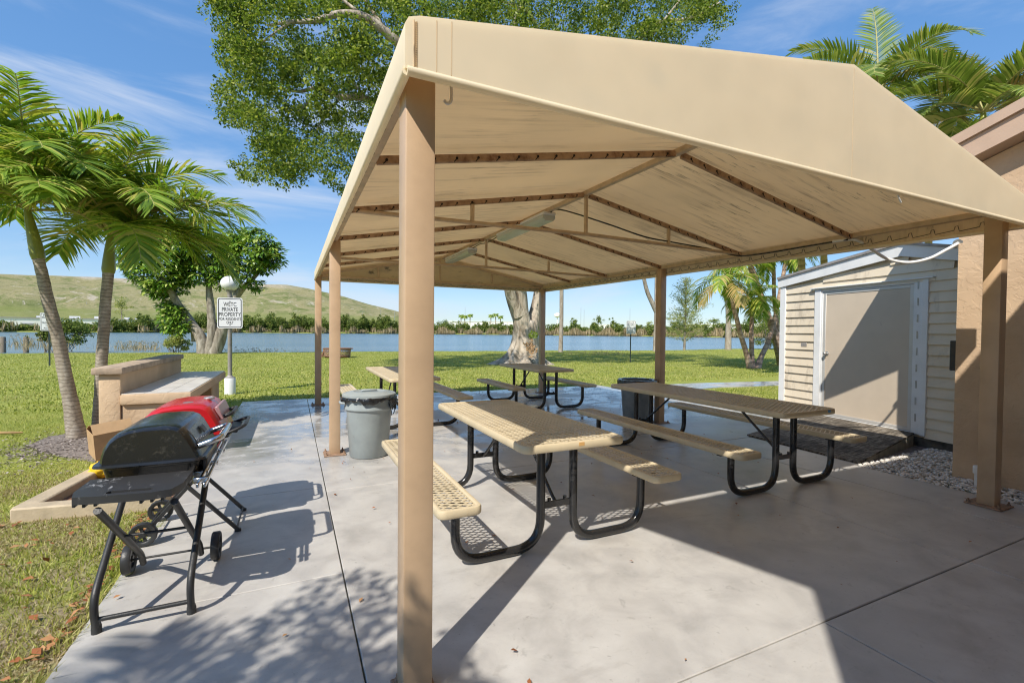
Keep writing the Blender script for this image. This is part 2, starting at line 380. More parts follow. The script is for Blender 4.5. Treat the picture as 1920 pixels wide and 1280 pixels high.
def patchy(m, tint, scale, lo, hi, amt):
    t = m.node_tree; g = t.nodes.new('ShaderNodeNewGeometry'); n = t.nodes.new('ShaderNodeTexNoise'); n.inputs['Scale'].default_value = scale; n.inputs['Detail'].default_value = 5; n.inputs['Roughness'].default_value = .65
    t.links.new(g.outputs['Position'], n.inputs['Vector']); r = t.nodes.new('ShaderNodeMapRange'); r.inputs['From Min'].default_value = lo; r.inputs['From Max'].default_value = hi; r.inputs['To Max'].default_value = amt; t.links.new(n.outputs['Fac'], r.inputs['Value'])
    src = [x for x in t.nodes if x.type == 'VALTORGB'][0].outputs['Color']; dst = [l.to_socket for l in src.links]
    x = t.nodes.new('ShaderNodeMix'); x.data_type = 'RGBA'; x.inputs[7].default_value = (*tint, 1); t.links.new(r.outputs[0], x.inputs[0])
    for d in dst: t.links.new(x.outputs[2], d)
    t.links.new(src, x.inputs[6])
patchy(M['blade'], (.52, .45, .22), .75, .44, .66, .55); patchy(M['blade'], (.16, .25, .035), 1.9, .52, .7, .7)
M['straw'] = leaf_mat('dead_grass', [(0, (.24, .18, .09)), (.5, (.42, .34, .19)), (1, (.55, .48, .33))], .25, .8, spec=.15)
M['litter'] = leaf_mat('fallen_leaf', [(0, (.16, .06, .025)), (.5, (.36, .13, .05)), (1, (.52, .30, .14))], .1, .7)
M['palm_bark'] = mat_bark('palm_bark', [(.3, (.27, .215, .165)), (.5, (.40, .34, .275)), (.7, (.54, .49, .42))], 6.5, 2.5, .5, .02)
M['ficus_bark'] = mat_bark('ficus_bark', [(.28, (.10, .075, .05)), (.42, (.33, .27, .205)), (.55, (.50, .43, .345)), (.72, (.64, .57, .48))], 0, 1.3, 1., .14, (1, 1, .28))
M['tree_bark'] = mat_bark('grey_bark', [(.3, (.12, .10, .08)), (.5, (.27, .235, .19)), (.7, (.44, .40, .34))], 0, 2., .7, .04)
M['gold_bark'] = mat_bark('areca_bark', [(.3, (.30, .20, .06)), (.5, (.48, .35, .12)), (.7, (.58, .46, .22))], 1.6, 2., .4, .02)
M['pink_bark'] = mat_bark('palm_bark_pink', [(.3, (.32, .20, .15)), (.5, (.46, .32, .25)), (.7, (.55, .44, .36))], 1.5, 2., .4, .02)
def chipped(m, sc, lo, hi, chip, sc2=None, rust=None):
    t = m.node_tree; g = t.nodes.new('ShaderNodeNewGeometry'); p = [x for x in t.nodes if x.type == 'BSDF_PRINCIPLED'][0]; src = p.inputs['Base Color'].links[0].from_socket
    def lay(src, sc, lo, hi, c, stretch):
        mp = t.nodes.new('ShaderNodeMapping'); mp.inputs['Scale'].default_value = stretch; t.links.new(g.outputs['Position'], mp.inputs['Vector'])
        n = t.nodes.new('ShaderNodeTexNoise'); n.inputs['Scale'].default_value = sc; n.inputs['Detail'].default_value = 5; n.inputs['Roughness'].default_value = .7; t.links.new(mp.outputs[0], n.inputs['Vector'])
        r = t.nodes.new('ShaderNodeMapRange'); r.inputs['From Min'].default_value = lo; r.inputs['From Max'].default_value = hi; r.inputs['To Max'].default_value = .8; t.links.new(n.outputs['Fac'], r.inputs['Value'])
        x = t.nodes.new('ShaderNodeMix'); x.data_type = 'RGBA'; x.inputs[7].default_value = (*c, 1); t.links.new(r.outputs[0], x.inputs[0]); t.links.new(src, x.inputs[6]); return x.outputs[2]
    o = lay(src, sc, lo, hi, chip, (1, 1, .45))
    if rust: o = lay(o, sc2, lo-.01, hi, rust, (1, 1, .3))
    t.links.new(o, p.inputs['Base Color'])
chipped(M['post'], 14, .715, .735, (.72, .66, .58), 9, (.27, .17, .11)); chipped(M['tan'], 11, .70, .73, (.36, .29, .2)); chipped(M['black'], 30, .70, .73, (.22, .2, .18)); chipped(M['plastic'], 24, .67, .75, (.09, .085, .08)); chipped(M['can'], 16, .66, .74, (.20, .21, .2)); chipped(M['paint_cut'], 6, .66, .74, (.40, .33, .26))
chipped(M['cardboard'], 7, .64, .7, (.34, .22, .12)); chipped(M['red'], 22, .68, .75, (.28, .02, .02))
# ------------------------------------------------------------------ camera, sun, sky
cd = bpy.data.cameras.new('camera'); cam = bpy.data.objects.new('camera', cd); COL.objects.link(cam)
cd.sensor_width = 36; cd.lens = FPX/1920*36; cd.clip_start = .05; cd.clip_end = 6000
cam.matrix_world = Matrix(((_r.x, _u.x, -_f.x, CAM.x), (_r.y, _u.y, -_f.y, CAM.y), (_r.z, _u.z, -_f.z, CAM.z), (0, 0, 0, 1)))
scene.camera = cam
KX, KY = .73, .60                       # metres that a shadow runs in X and Y for every metre of height
SUN = Vector((-KX, -KY, 1)).normalized()
sd = bpy.data.lights.new('sun', 'SUN'); sun = bpy.data.objects.new('sun', sd); COL.objects.link(sun)
sd.energy = 2.55; sd.angle = math.radians(.53); sd.color = (1, .94, .84)
sun.rotation_euler = (-SUN).to_track_quat('-Z', 'Y').to_euler(); sun.location = (-6, -6, 12)
world = bpy.data.worlds.new('World'); scene.world = world; world.use_nodes = True
wt = world.node_tree; wt.nodes.clear()
wo = wt.nodes.new('ShaderNodeOutputWorld'); bg = wt.nodes.new('ShaderNodeBackground'); sky = wt.nodes.new('ShaderNodeTexSky')
sky.sky_type = 'NISHITA'; sky.sun_disc = False; sky.sun_elevation = math.asin(SUN.z); sky.sun_rotation = math.atan2(SUN.x, SUN.y)
sky.altitude = 0; sky.air_density = 1.0; sky.dust_density = .0; sky.ozone_density = 2.6
tc = wt.nodes.new('ShaderNodeTexCoord'); mp = wt.nodes.new('ShaderNodeMapping'); mp.inputs['Scale'].default_value = (1.1, 1.1, 6.5); mp.inputs['Rotation'].default_value = (.12, .1, .3)
cn = wt.nodes.new('ShaderNodeTexNoise'); cn.inputs['Scale'].default_value = 1.7; cn.inputs['Detail'].default_value = 7; cn.inputs['Roughness'].default_value = .58; cn.inputs['Distortion'].default_value = .5
cr = wt.nodes.new('ShaderNodeMapRange'); cr.interpolation_type = 'SMOOTHSTEP'; cr.inputs['From Min'].default_value = .47; cr.inputs['From Max'].default_value = .78; cr.inputs['To Max'].default_value = .72
mx = wt.nodes.new('ShaderNodeMix'); mx.data_type = 'RGBA'; mx.inputs[7].default_value = (2.2, 2.4, 2.75, 1)
wt.links.new(tc.outputs['Generated'], mp.inputs['Vector']); wt.links.new(mp.outputs[0], cn.inputs['Vector']); wt.links.new(cn.outputs['Fac'], cr.inputs['Value'])
gm = wt.nodes.new('ShaderNodeGamma'); gm.inputs['Gamma'].default_value = .45; hs = wt.nodes.new('ShaderNodeHueSaturation'); hs.inputs['Saturation'].default_value = 1.75; hs.inputs['Value'].default_value = 1.15; tn = wt.nodes.new('ShaderNodeMix'); tn.data_type = 'RGBA'; tn.blend_type = 'MULTIPLY'; tn.inputs[0].default_value = 1; tn.inputs[7].default_value = (.72, .845, 1.03, 1)
wt.links.new(sky.outputs[0], gm.inputs['Color']); wt.links.new(gm.outputs[0], hs.inputs['Color'])
wt.links.new(cr.outputs[0], mx.inputs[0]); wt.links.new(hs.outputs[0], tn.inputs[6]); wt.links.new(tn.outputs[2], mx.inputs[6]); wt.links.new(mx.outputs[2], bg.inputs['Color']); wt.links.new(bg.outputs[0], wo.inputs['Surface'])
bg.inputs['Strength'].default_value = .15
vs = scene.view_settings; vs.view_transform = 'Standard'; vs.look = 'None'; vs.exposure = 1.2; vs.gamma = 1; vs.use_curve_mapping = False
scene.cycles.filter_width = 1.15; scene.cycles.max_bounces = 10; scene.cycles.diffuse_bounces = 6; scene.cycles.transparent_max_bounces = 8; scene.cycles.use_denoising = True

# ------------------------------------------------------------------ ground sheet, lake, hill
LZ = -.03
SH = [(-180, 70), (-80, 80), (-45, 48), (-22, 39.3), (-12, 36.5), (-.4, 34.6), (8.6, 34.7), (24.6, 36.4), (31, 38.8), (43.7, 43), (54, 56), (65, 80), (90, 90), (180, 70)]
FR = [(-180, 300), (-45, 330), (-23, 290), (-13, 285), (-10, 330), (8, 345), (28, 330), (44, 300), (60, 280), (90, 260), (180, 300)]
shore = lambda az: float(np.interp(az, [a for a, _ in SH], [b for _, b in SH])) + .5*math.sin(az*.9)+.25*math.sin(az*2.3)
far = lambda az: float(np.interp(az, [a for a, _ in FR], [b for _, b in FR])) + 2.5*math.sin(az*1.7)
def pol(az, r, z=0.): a = math.radians(az); return (CAM.x+r*math.sin(a), CAM.y+r*math.cos(a), z)
WZ = -.32
azs = list(np.arange(-180, 180.1, 2)); V = []; Fq = []
def lake(az): return min(1, max(0, (az+85)/20))*min(1, max(0, (95-az)/20))
for az in azs:
    s_, f_ = shore(az), far(az); m = lake(az); row = []
    for k in np.linspace(.02, 1, 22): row.append((s_*k, LZ))
    row += [(s_+.35, LZ-.12*m), (s_+1.0, LZ-.5*m), (s_+6, LZ-1.6*m), (f_-8, LZ-1.6*m), (f_-.8, LZ-.5*m), (f_+.6, LZ+.15*m), (f_+14, .5*m+LZ), (f_+120, .8*m+LZ), (900, 1.), (1600, 1.), (3500, 1.)]
    V += [pol(az, r, z) for r, z in row]
nr = len(row)
for i in range(len(azs)-1):
    for k in range(nr-1): Fq.append((i*nr+k, (i+1)*nr+k, (i+1)*nr+k+1, i*nr+k+1))
g = np_mesh('ground', np.array(V), np.array(Fq), M['lawn'], None, 180); tag(g, kind='structure')
V = []; Fq = []
wz = [a for a in azs if -88 <= a <= 98]
for az in wz: V += [pol(az, shore(az)-.5, WZ), pol(az, (shore(az)+far(az))/2, WZ), pol(az, far(az)+.8, WZ)]
for i in range(len(wz)-1):
    for k in range(2): Fq.append((i*3+k, (i+1)*3+k, (i+1)*3+k+1, i*3+k+1))
tag(np_mesh('water', np.array(V), np.array(Fq), mat_water(), None, 180), kind='structure')
# the grassed mound beyond the lake
EL = [(-60, 4.2), (-22.5, 4.44), (-16.5, 4.71), (-7.5, 4.93), (-.5, 5.02), (1.5, 4.75), (2.8, 4.46), (5.1, 4.05), (8.6, 3.0), (11.2, 2.5), (13.5, 1.5), (16, .3), (17, .02)]
V = []; Fq = []; ha = list(np.arange(-60, 17.01, .5)); R1, R2 = 500., 640.
for i, az in enumerate(ha):
    el = float(np.interp(az, [a for a, _ in EL], [b for _, b in EL])); H = R2*math.tan(math.radians(el))+1.4
    for k, t in enumerate(np.linspace(0, 1, 15)):
        prof = t + .035*math.sin(t*PI*4)
        nz = 0 if k in (0,) else (mnoise.noise(Vector((az*.5, t*5, 1.)))*1.6*min(1, H/20) + mnoise.noise(Vector((az*2.1, t*9, 4.)))*.5*min(1, H/20))
        V.append(pol(az, R1+(R2-R1)*t, max(.3, .6+(H-.6)*prof+nz*(.35 if k == 14 else 1))))
    V.append(pol(az, R2+120, max(.3, H*.9))); V.append(pol(az, R2+400, .3))
nk = 17
for i in range(len(ha)-1):
    for k in range(nk-1): Fq.append((i*nk+k, (i+1)*nk+k, (i+1)*nk+k+1, i*nk+k+1))
tag(np_mesh('hill', np.array(V), np.array(Fq), mat_hill(), None, 180), kind='structure')

# ------------------------------------------------------------------ slab, path, beds
bm = bmesh.new()
def panel(poly, z=0., t=.1):
    fs = prism(bm, [(x, y, z-t) for x, y in poly], (0, 0, t))
G = .0035
def rect(x0, x1, y0, y1): panel([(x0+G, y0+G), (x1-G, y0+G), (x1-G, y1-G), (x0+G, y1-G)])
rect(-1.356, -.17, -3.2, 1.075); rect(-1.356, -.17, 1.075, 2.75); rect(-1.356, -.17, 2.75, 5.8); rect(-1.356, -.17, 5.8, 8.85)
rect(-.17, 1.97, -3.2, -.41); rect(1.97, 3.45, -3.2, -.41); rect(3.45, 5.2, -3.2, -.41)
rect(-.17, 3.45, -.41, 2.62); rect(-.17, 3.45, 2.62, 5.8); rect(-.17, 3.45, 5.8, 8.85)
rect(3.45, 4.52, -.41, 2.62); rect(4.52, 5.2, -.41, 1.19)
panel([(4.526, 1.196), (5.28, 1.196), (5.36, 2.61), (4.526, 2.61)]); panel([(3.456, 2.626), (5.36, 2.626), (5.43, 2.73), (7.36, 2.96), (7.55, 3.7), (7.2, 5.79), (3.456, 5.79)]); rect(3.45, 7.2, 5.8, 8.75)
bmesh.ops.bevel(bm, geom=[e for e in bm.edges if all(v.co.z > -.01 for v in e.verts)], offset=.004, segments=1, affect='EDGES')
tag(ob('concrete_floor', bm, M['concrete']), kind='structure')
bm = bmesh.new(); box(bm, -1.35, 5.19, -3.19, 8.8, -.2, -.092); tag(ob('slab_base_ground', bm, M['hole']), kind='structure')
bm = bmesh.new(); prism(bm, [(7.21, 7.0, -.1), (7.21, 8.3, -.1), (10.3, 8.25, -.1), (13.4, 7.75, -.1), (17, 7.0, -.1), (17, 6.0, -.1), (13.0, 6.75, -.1), (10.2, 7.25, -.1)], (0, 0, .09))
tag(ob('path', bm, M['concrete']), kind='structure')
# kerbed bed left of the grills
bed = thing('planting_bed', 'empty triangular bed with a tan concrete kerb behind the grills', 'planter', (-2.0, 3.4, 0))
bm = bmesh.new()
bar(bm, (-2.36, 2.98, .01), (-1.37, 2.82, .01), .13, .13, .012); bar(bm, (-2.31, 2.95, .008), (-2.14, 4.3, .008), .14, .13, .012)
ob('kerb', bm, M['kerb'], bed, 40)
bm = bmesh.new(); prism(bm, [(-2.28, 2.98, -.08), (-1.37, 2.84, -.08), (-1.37, 4.3, -.08), (-2.1, 4.3, -.08)], (0, 0, .075)); ob('soil', bm, M['soil_red'], bed)
bm = bmesh.new(); pts = [(-3.15, 5.55), (-2.8, 5.1), (-2.4, 4.7), (-2.32, 5.3), (-2.35, 6.1), (-2.7, 6.6), (-3.1, 6.7), (-3.4, 6.4), (-3.4, 5.9)]
prism(bm, [(x, y, -.06) for x, y in pts], (0, 0, .05)); tag(ob('mulch_ground', bm, M['soil']), kind='structure')
# white gravel in the corner by the clubhouse
Vr = []; Fr = []; gp = [(5.2, 1.17), (5.34, 1.2), (6.98, 1.25), (7.0, .6), (5.71, .56), (5.71, -2.0), (5.2, -2.0)]
def inside(x, y, P):
    c = False; j = len(P)-1
    for i in range(len(P)):
        if (P[i][1] > y) != (P[j][1] > y) and x < (P[j][0]-P[i][0])*(y-P[i][1])/(P[j][1]-P[i][1])+P[i][0]: c = not c
        j = i
    return c
bm0 = bmesh.new(); bmesh.ops.create_icosphere(bm0, subdivisions=1, radius=1); iv = np.array([tuple(v.co) for v in bm0.verts]); itri = np.array([[v.index for v in f.verts] for f in bm0.faces]); bm0.free()
k = 0
while k < 5200:
    x, y = random.uniform(5.2, 7.0), random.uniform(-1.6, 1.25)
    if not inside(x, y, gp): continue
    s_ = random.uniform(.011, .026); sc = np.array([random.uniform(.8, 1.5), random.uniform(.6, 1.1), random.uniform(.35, .65)])*s_
    a = random.uniform(0, 6.28); R = np.array([[math.cos(a), -math.sin(a), 0], [math.sin(a), math.cos(a), 0], [0, 0, 1]])
    tl = random.uniform(-.5, .5); R2_ = np.array([[1, 0, 0], [0, math.cos(tl), -math.sin(tl)], [0, math.sin(tl), math.cos(tl)]])
    v = iv*(1+.16*rng.normal(size=(12, 1)))*sc
    Vr.append(v@R2_.T@R.T+np.array([x, y, random.uniform(-.035, .004)])); Fr.append(itri+k*12); k += 1
s = N('gravel_stone'); gg = s.n('ShaderNodeNewGeometry'); s.fin(s.ramp(gg.outputs['Random Per Island'], [(0, (.38, .34, .30)), (.25, (.62, .58, .53)), (1, (.84, .81, .77))]), .8)
tag(np_mesh('gravel', np.concatenate(Vr), np.concatenate(Fr), s.m), 'pale river gravel filling the corner by the stucco wall', 'gravel', kind='stuff')
bm = bmesh.new(); prism(bm, [(x, y, -.09) for x, y in gp], (0, 0, .06)); prism(bm, [(5.25, 1.19, -.09), (7.1, 1.26, -.09), (7.36, 2.95, -.09), (5.4, 2.7, -.09)], (0, 0, .063)); tag(ob('gravel_bed_ground', bm, M['soil']), kind='structure')

# ------------------------------------------------------------------ canopy
can = thing('picnic_canopy', 'cream canvas canopy on six tan posts over the picnic tables', 'canopy', (0, 0, 0))
PXS = (0., 4.925); PYS = (0., 3.94, 7.88); PW = .058
for yi, y in enumerate(PYS):
    for x in PXS:
        e = bpy.data.objects.new('post', bpy.data.meshes.new('post'))
        bm = bmesh.new(); box(bm, x-PW, x+PW, y-PW, y+PW, .012, 2.47, .007, seg=2)
        p = ob('post', bm, M['post'], can, 40); bpy.data.objects.remove(e)
        pz = .12 if x or y else .08; bm = bmesh.new(); box(bm, x-pz, x+pz, y-pz, y+pz, .001, .014, .003)
        for sx in (-1, 1):
            for sy in (-1, 1): lathe(bm, [(.014, .014), (.014, .026), (.007, .027), (.007, .045)], (x+sx*(pz-.025), y+sy*(pz-.025), 0), 6)
        ob('base_plate', bm, M['plate'], p)
# canvas: cross-section polyline swept from front to back, then the two gable ends
XL, XR, YB = -.064, 5.0, 7.95
def yf(x): return -.20
def zb(t): return 2.421 - .08*(1-t)                       # the cloth hangs lower toward the front
def xl(t): return XL - .027*(1-t)
def ridge(t): return 2.50-.03*t
def top_profile(t):
    rx = ridge(t); X0 = xl(t); L = [(X0, 2.421), (X0, 2.575), (X0+.012, 2.598), (X0+.05, 2.612)]
    n = 7
    for i in range(1, n+1): u = i/n; L.append((X0+.05+(rx-X0-.05)*u, 2.612+(3.082-2.612)*u))
    for i in range(1, n+1): u = i/n; L.append((rx+(XR-.05-rx)*u, 3.082+(2.612-3.082)*u))
    return L + [(XR-.012, 2.598), (XR, 2.575), (XR, 2.421)]
RAF = [1.12, 2.46, 3.93, 5.36, 6.62]
ST = sorted(set(list(np.linspace(0, 1, 25)) + [(r+.2)/(YB+.2) for r in RAF]))
def sheet(bm, off, mi, flip=False):
    rows = []
    for t in ST:
        pr = top_profile(t); row = []
        for k, (x, z) in enumerate(pr):
            y0 = yf(x); y = y0+(YB-y0)*t
            cx = 2.47; zz = z; xx = x
            if off:
                xx = x+off*(1 if x < cx-2.45 else -1 if x > cx+2.45 else 0); zz = z-off if 2 < k < len(pr)-3 else z
                y = y+off if t == 0 else y-off if t == 1 else y
            if 3 < k < len(pr)-4:
                ys = [-.2]+RAF+[YB]; 
                for a, b in zip(ys[:-1], ys[1:]):
                    if a <= y <= b: zz -= .022*math.sin(PI*(y-a)/(b-a))*min(1, (k-3)/2, (len(pr)-4-k)/2)
            zz -= .08*(1-t)
            row.append(bm.verts.new((xx, y, zz)))
        rows.append(row)
    for a, b in zip(rows[:-1], rows[1:]):
        for k in range(len(a)-1):
            q = (a[k], a[k+1], b[k+1], b[k]); f = bm.faces.new(q if not flip else q[::-1]); f.material_index = mi
    return rows
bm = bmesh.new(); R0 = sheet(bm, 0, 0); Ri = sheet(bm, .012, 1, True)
for rows, off, mi in ((R0, 0, 0), (Ri, .012, 1)):            # gable ends: strips down to the lower hem
    for row, fr in ((rows[0], True), (rows[-1], False)):
        low = [bm.verts.new((v.co.x, v.co.y, zb(0 if fr else 1))) if 0 < i < len(row)-1 else v for i, v in enumerate(row)]
        for k in range(len(row)-1):
            q = []
            for v in (row[k], row[k+1], low[k+1], low[k]):
                if v not in q: q.append(v)
            if len(q) < 3: continue
            if (Vector(q[1].co)-q[0].co).length < 1e-5: continue
            f = bm.faces.new(q if fr else q[::-1]); f.material_index = mi
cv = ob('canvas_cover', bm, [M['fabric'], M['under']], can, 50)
bm = bmesh.new()
c4 = [(xl(0)+.008, yf(XL)+.008, 0), (XR-.008, yf(XR)+.008, 0), (XR-.008, YB-.008, 1), (XL+.008, YB-.008, 1)]
for i in range(4):
    a, b = c4[i], c4[(i+1) % 4]; tube(bm, [(a[0], a[1], zb(a[2])-.004), (b[0], b[1], zb(b[2])-.004)], .017, 8)
ob('hem', bm, M['fabric'], can, 60)
for sx_, s0_, s1_ in ((.02, 2.352, 2.533), (.075, 2.352, 2.545), (2.5, 2.352, 2.985)):
    bm = bmesh.new(); box(bm, sx_-.002, sx_+.002, -.2010, -.1995, s0_, s1_, .001); ob('panel_seam', bm, M['under'], can)
bm = bmesh.new(); tube(bm, [(xl(0)+.03, yf(XL)-.003, 2.35), (xl(0)+.03, yf(XL)-.003, 2.51)], .0022, 6)
for k in range(26): z = 2.35+.16*k/26; tube(bm, [(xl(0)+.036, yf(XL)-.002, z), (xl(0)+.041, yf(XL)-.002, z+.004)], .0018, 4)
ob('corner_seam', bm, M['under'], can)
ZE = 2.458
def beam(name, a, b, w, h, m='frame'):
    bm = bmesh.new(); bar(bm, a, b, w, h, .006); return ob(name, bm, M[m], can, 40)
for x in (-.0, 4.925):
    for y0, y1 in ((.06, 3.88), (4.0, 7.82)): beam('eave_beam', (x, y0, ZE+.03), (x, y1, ZE+.03), .05, .05)
for y in (0, 7.88): beam('end_beam', (.06, y, ZE+.03), (4.865, y, ZE+.03), .05, .05)
beam('ridge_beam', (2.46, -.12, 2.935), (2.46, 7.85, 3.01), .055, .05)
def rafter(y, m='rust_frame', hole_discs=True):
    for sg in (-1, 1):
        q_ = .07*(1-y/7.9); a = Vector((2.46+sg*.04, y, 2.985-q_)); b = Vector((2.46+sg*2.44, y, 2.535-q_)); bm = bmesh.new()
        bar(bm, a, b, .035, .05, .004)
        if hole_discs:
            d = (b-a); n = 16
            for k in range(n):
                q = a+d*((k+.6)/n); tube(bm, [q+Vector((0, -.0215, -.002)), q+Vector((0, -.0175, -.002))], .009, 8, 1)  # solid near-black discs paint the dark of the lacing holes
                bar(bm, q+Vector((0, -.02, -.004)), q+Vector((sg*.02, -.02, -.03)), .004, .006, mi=1)
        ob('rafter', bm, [M[m], M['hole']], can, 40)
for y in RAF: rafter(y)
rafter(7.84, 'frame', False)
for y in (2.46, 5.36):
    bm = bmesh.new(); tube(bm, [(.03, y, 2.485), (2.46, y, 2.515), (4.9, y, 2.49)], .021, 8); ob('tie_rod', bm, M['frame'], can, 60)
    for x, z in ((1.14, 2.70), (2.46, 2.955), (3.65, 2.70)):
        bm = bmesh.new(); bar(bm, (x, y, 2.51), (x, y, z), .035, .035, .004); ob('strut', bm, M['frame'], can)
for x, z in ((1.12, 2.72), (2.4, 2.95), (3.6, 2.74)):
    bm = bmesh.new(); bar(bm, (x, 7.83, 2.53), (x, 7.83, z), .035, .035, .004); ob('strut', bm, M['frame'], can)
# lacing cord that ties each hem to its beam
def lacing(p0, p1, inn):
    bm = bmesh.new(); p0 = Vector(p0); p1 = Vector(p1); d = p1-p0; n = int(d.length/.17); inn = Vector(inn); P = []
    for k in range(n):
        q = p0+d*((k+.5)/n); e = p0+d*((k+1.1)/n)
        P += [q+inn*.004+Vector((0, 0, -.034)), q+inn*.02+Vector((0, 0, -.012)), q+inn*.035+Vector((0, 0, .012)), q.lerp(e, .2)+inn*.03+Vector((0, 0, .008)), q.lerp(e, .35)+inn*.012+Vector((0, 0, -.022))]
    tube(bm, P, .0034, 5)
    return ob('lacing', bm, M['lace'], can)
lacing((XL-.003, .1, 2.41), (XL+.02, 7.8, 2.47), (1, 0, 0)); lacing((XR-.02, .0, 2.41), (XR-.02, 7.8, 2.47), (-1, 0, 0)); lacing((.1, YB-.02, 2.47), (4.85, YB-.02, 2.45), (0, -1, 0))
# lights, cable, conduit, hook
def strip_light(y0, y1, label):
    t = thing('strip_light', label, 'light', (2.46, (y0+y1)/2, 2.93), 'strip lights under the canopy ridge')
    bm = bmesh.new(); box(bm, 2.37, 2.55, y0, y1, 2.905, 2.945, .012); ob('housing', bm, M['white'], t, 40)
    s = bpy.data.materials.get('lamp_cover')
    if not s:
        n = N('lamp_cover'); n.fin((.72, .76, .72), .25, 0, None, .5); n.p.inputs['Transmission Weight'].default_value = .35; s = n.m
    bm = bmesh.new(); prof = [(-.085, 2.906), (-.088, 2.87), (-.06, 2.835), (.06, 2.835), (.088, 2.87), (.085, 2.906)]
    prism(bm, [(2.46+x, y0+.02, z) for x, z in prof], (0, y1-y0-.04, 0)); ob('diffuser', bm, s, t, 40)
    for y in (y0+.25, y1-.25):
        bm = bmesh.new(); bar(bm, (2.46, y, 2.94), (2.46, y, 2.985), .03, .012); ob('hanger', bm, M['metal'], t)
    return t
strip_light(3.25, 4.75, 'white fluorescent strip under the canopy ridge, nearer of the two'); strip_light(6.0, 7.4, 'white fluorescent strip under the canopy ridge, farther of the two')
bm = bmesh.new()
tube(bm, spline([(2.47, 3.3, 2.93), (2.52, 3.1, 2.94), (2.9, 2.72, 2.74), (3.3, 2.5, 2.58), (3.65, 2.46, 2.545), (4.3, 2.46, 2.515), (4.8, 2.43, 2.46), (4.9, 2.1, 2.45), (4.91, 1.6, 2.455), (4.91, 1.15, 2.455)], 6), .009, 6)
tag(ob('power_cable', bm, M['black'], None, 60), 'black power cable drooping from the nearer strip light to the right eave', 'cable')
bm = bmesh.new(); tube(bm, spline([(2.46, 4.75, 2.94), (2.5, 5.0, 2.95), (2.5, 5.4, 2.93), (2.48, 5.7, 2.95), (2.46, 6.0, 2.93)], 5), .008, 6)
tag(ob('power_cable', bm, M['black'], None, 60), 'short black cable along the ridge joining the two strip lights', 'cable')
bm = bmesh.new(); tube(bm, spline([(4.9, 1.3, 2.46), (4.94, 1.1, 2.45), (5.05, 1.02, 2.36), (5.2, .93, 2.245), (5.36, .82, 2.2), (5.5, .7, 2.235), (5.62, .61, 2.32), (5.73, .555, 2.39)], 8), .016, 8)
tag(ob('conduit', bm, M['white'], None, 60), 'pale flexible conduit sagging from the canopy eave to the stucco wall', 'conduit')
bm = bmesh.new(); tube(bm, spline([(.135, 0, 2.437), (.14, 0, 2.40), (.137, 0, 2.365), (.122, 0, 2.352), (.108, 0, 2.362)], 5), .0065, 8)
tag(ob('hook', bm, M['white'], None, 60), 'small white plastic hook hanging inside the near canopy corner', 'hook')
bm = bmesh.new(); tube(bm, spline([(3.0, -.19, 2.345), (3.02, -.19, 2.31), (3.05, -.19, 2.28)], 4), .005, 6)
tag(ob('ribbon_scrap', bm, M['white'], None, 60), 'tiny white ribbon scrap tied to the front hem right of the ridge', 'ribbon')
# ------------------------------------------------------------------ picnic tables
def rrect(x0, x1, y0, y1, r, n=5):
    out = []
    for cx, cy, a0 in ((x1-r, y1-r, 0), (x0+r, y1-r, 90), (x0+r, y0+r, 180), (x1-r, y0+r, 270)):
        for k in range(n+1): a = math.radians(a0+90*k/n); out.append((cx+r*math.cos(a), cy+r*math.sin(a)))
    return out
def clip(p, d, x0, x1, y0, y1):
    t0, t1 = -9, 9
    for a, b, lo, hi in ((p[0], d[0], x0, x1), (p[1], d[1], y0, y1)):
        u, v = (lo-a)/b, (hi-a)/b
        if u > v: u, v = v, u
        t0, t1 = max(t0, u), min(t1, v)
    return (t0, t1) if t1-t0 > .004 else None
def deck(name, x0, x1, y0, y1, z, parent, rc=.06):
    """thermoplastic-coated rim round a sheet of expanded metal"""
    bm = bmesh.new(); rings = []
    for ins, dz in ((.006, -.05), (0, -.044), (0, -.012), (.004, -.003), (.012, 0), (.024, -.001), (.032, -.006), (.032, -.014)):
        rings.append([bm.verts.new((x, y, z+dz)) for x, y in rrect(x0+ins, x1-ins, y0+ins, y1-ins, max(.01, rc-ins))])
    for a, b in zip(rings[:-1], rings[1:]):
        for k in range(len(a)): bm.faces.new((a[k], a[(k+1) % len(a)], b[(k+1) % len(a)], b[k]))
    i = .028; X0, X1, Y0, Y1 = x0+i, x1-i, y0+i, y1-i; dx, dy = .046, .0225; L = math.hypot(dx, dy)
    for sg in (1, -1):
        d = (dx/L, sg*dy/L); rise = dy/dx*(X1-X0); y = Y0-rise
        while y < Y1+rise:
            c = clip((X0, y), d, X0, X1, Y0, Y1)
            if c: bar(bm, (X0+d[0]*c[0], y+d[1]*c[0], z-.009-.0004*sg), (X0+d[0]*c[1], y+d[1]*c[1], z-.009-.0004*sg), .0098, .005)
            y += 2*dy
    return ob(name, bm, M['tan'], parent, 45)
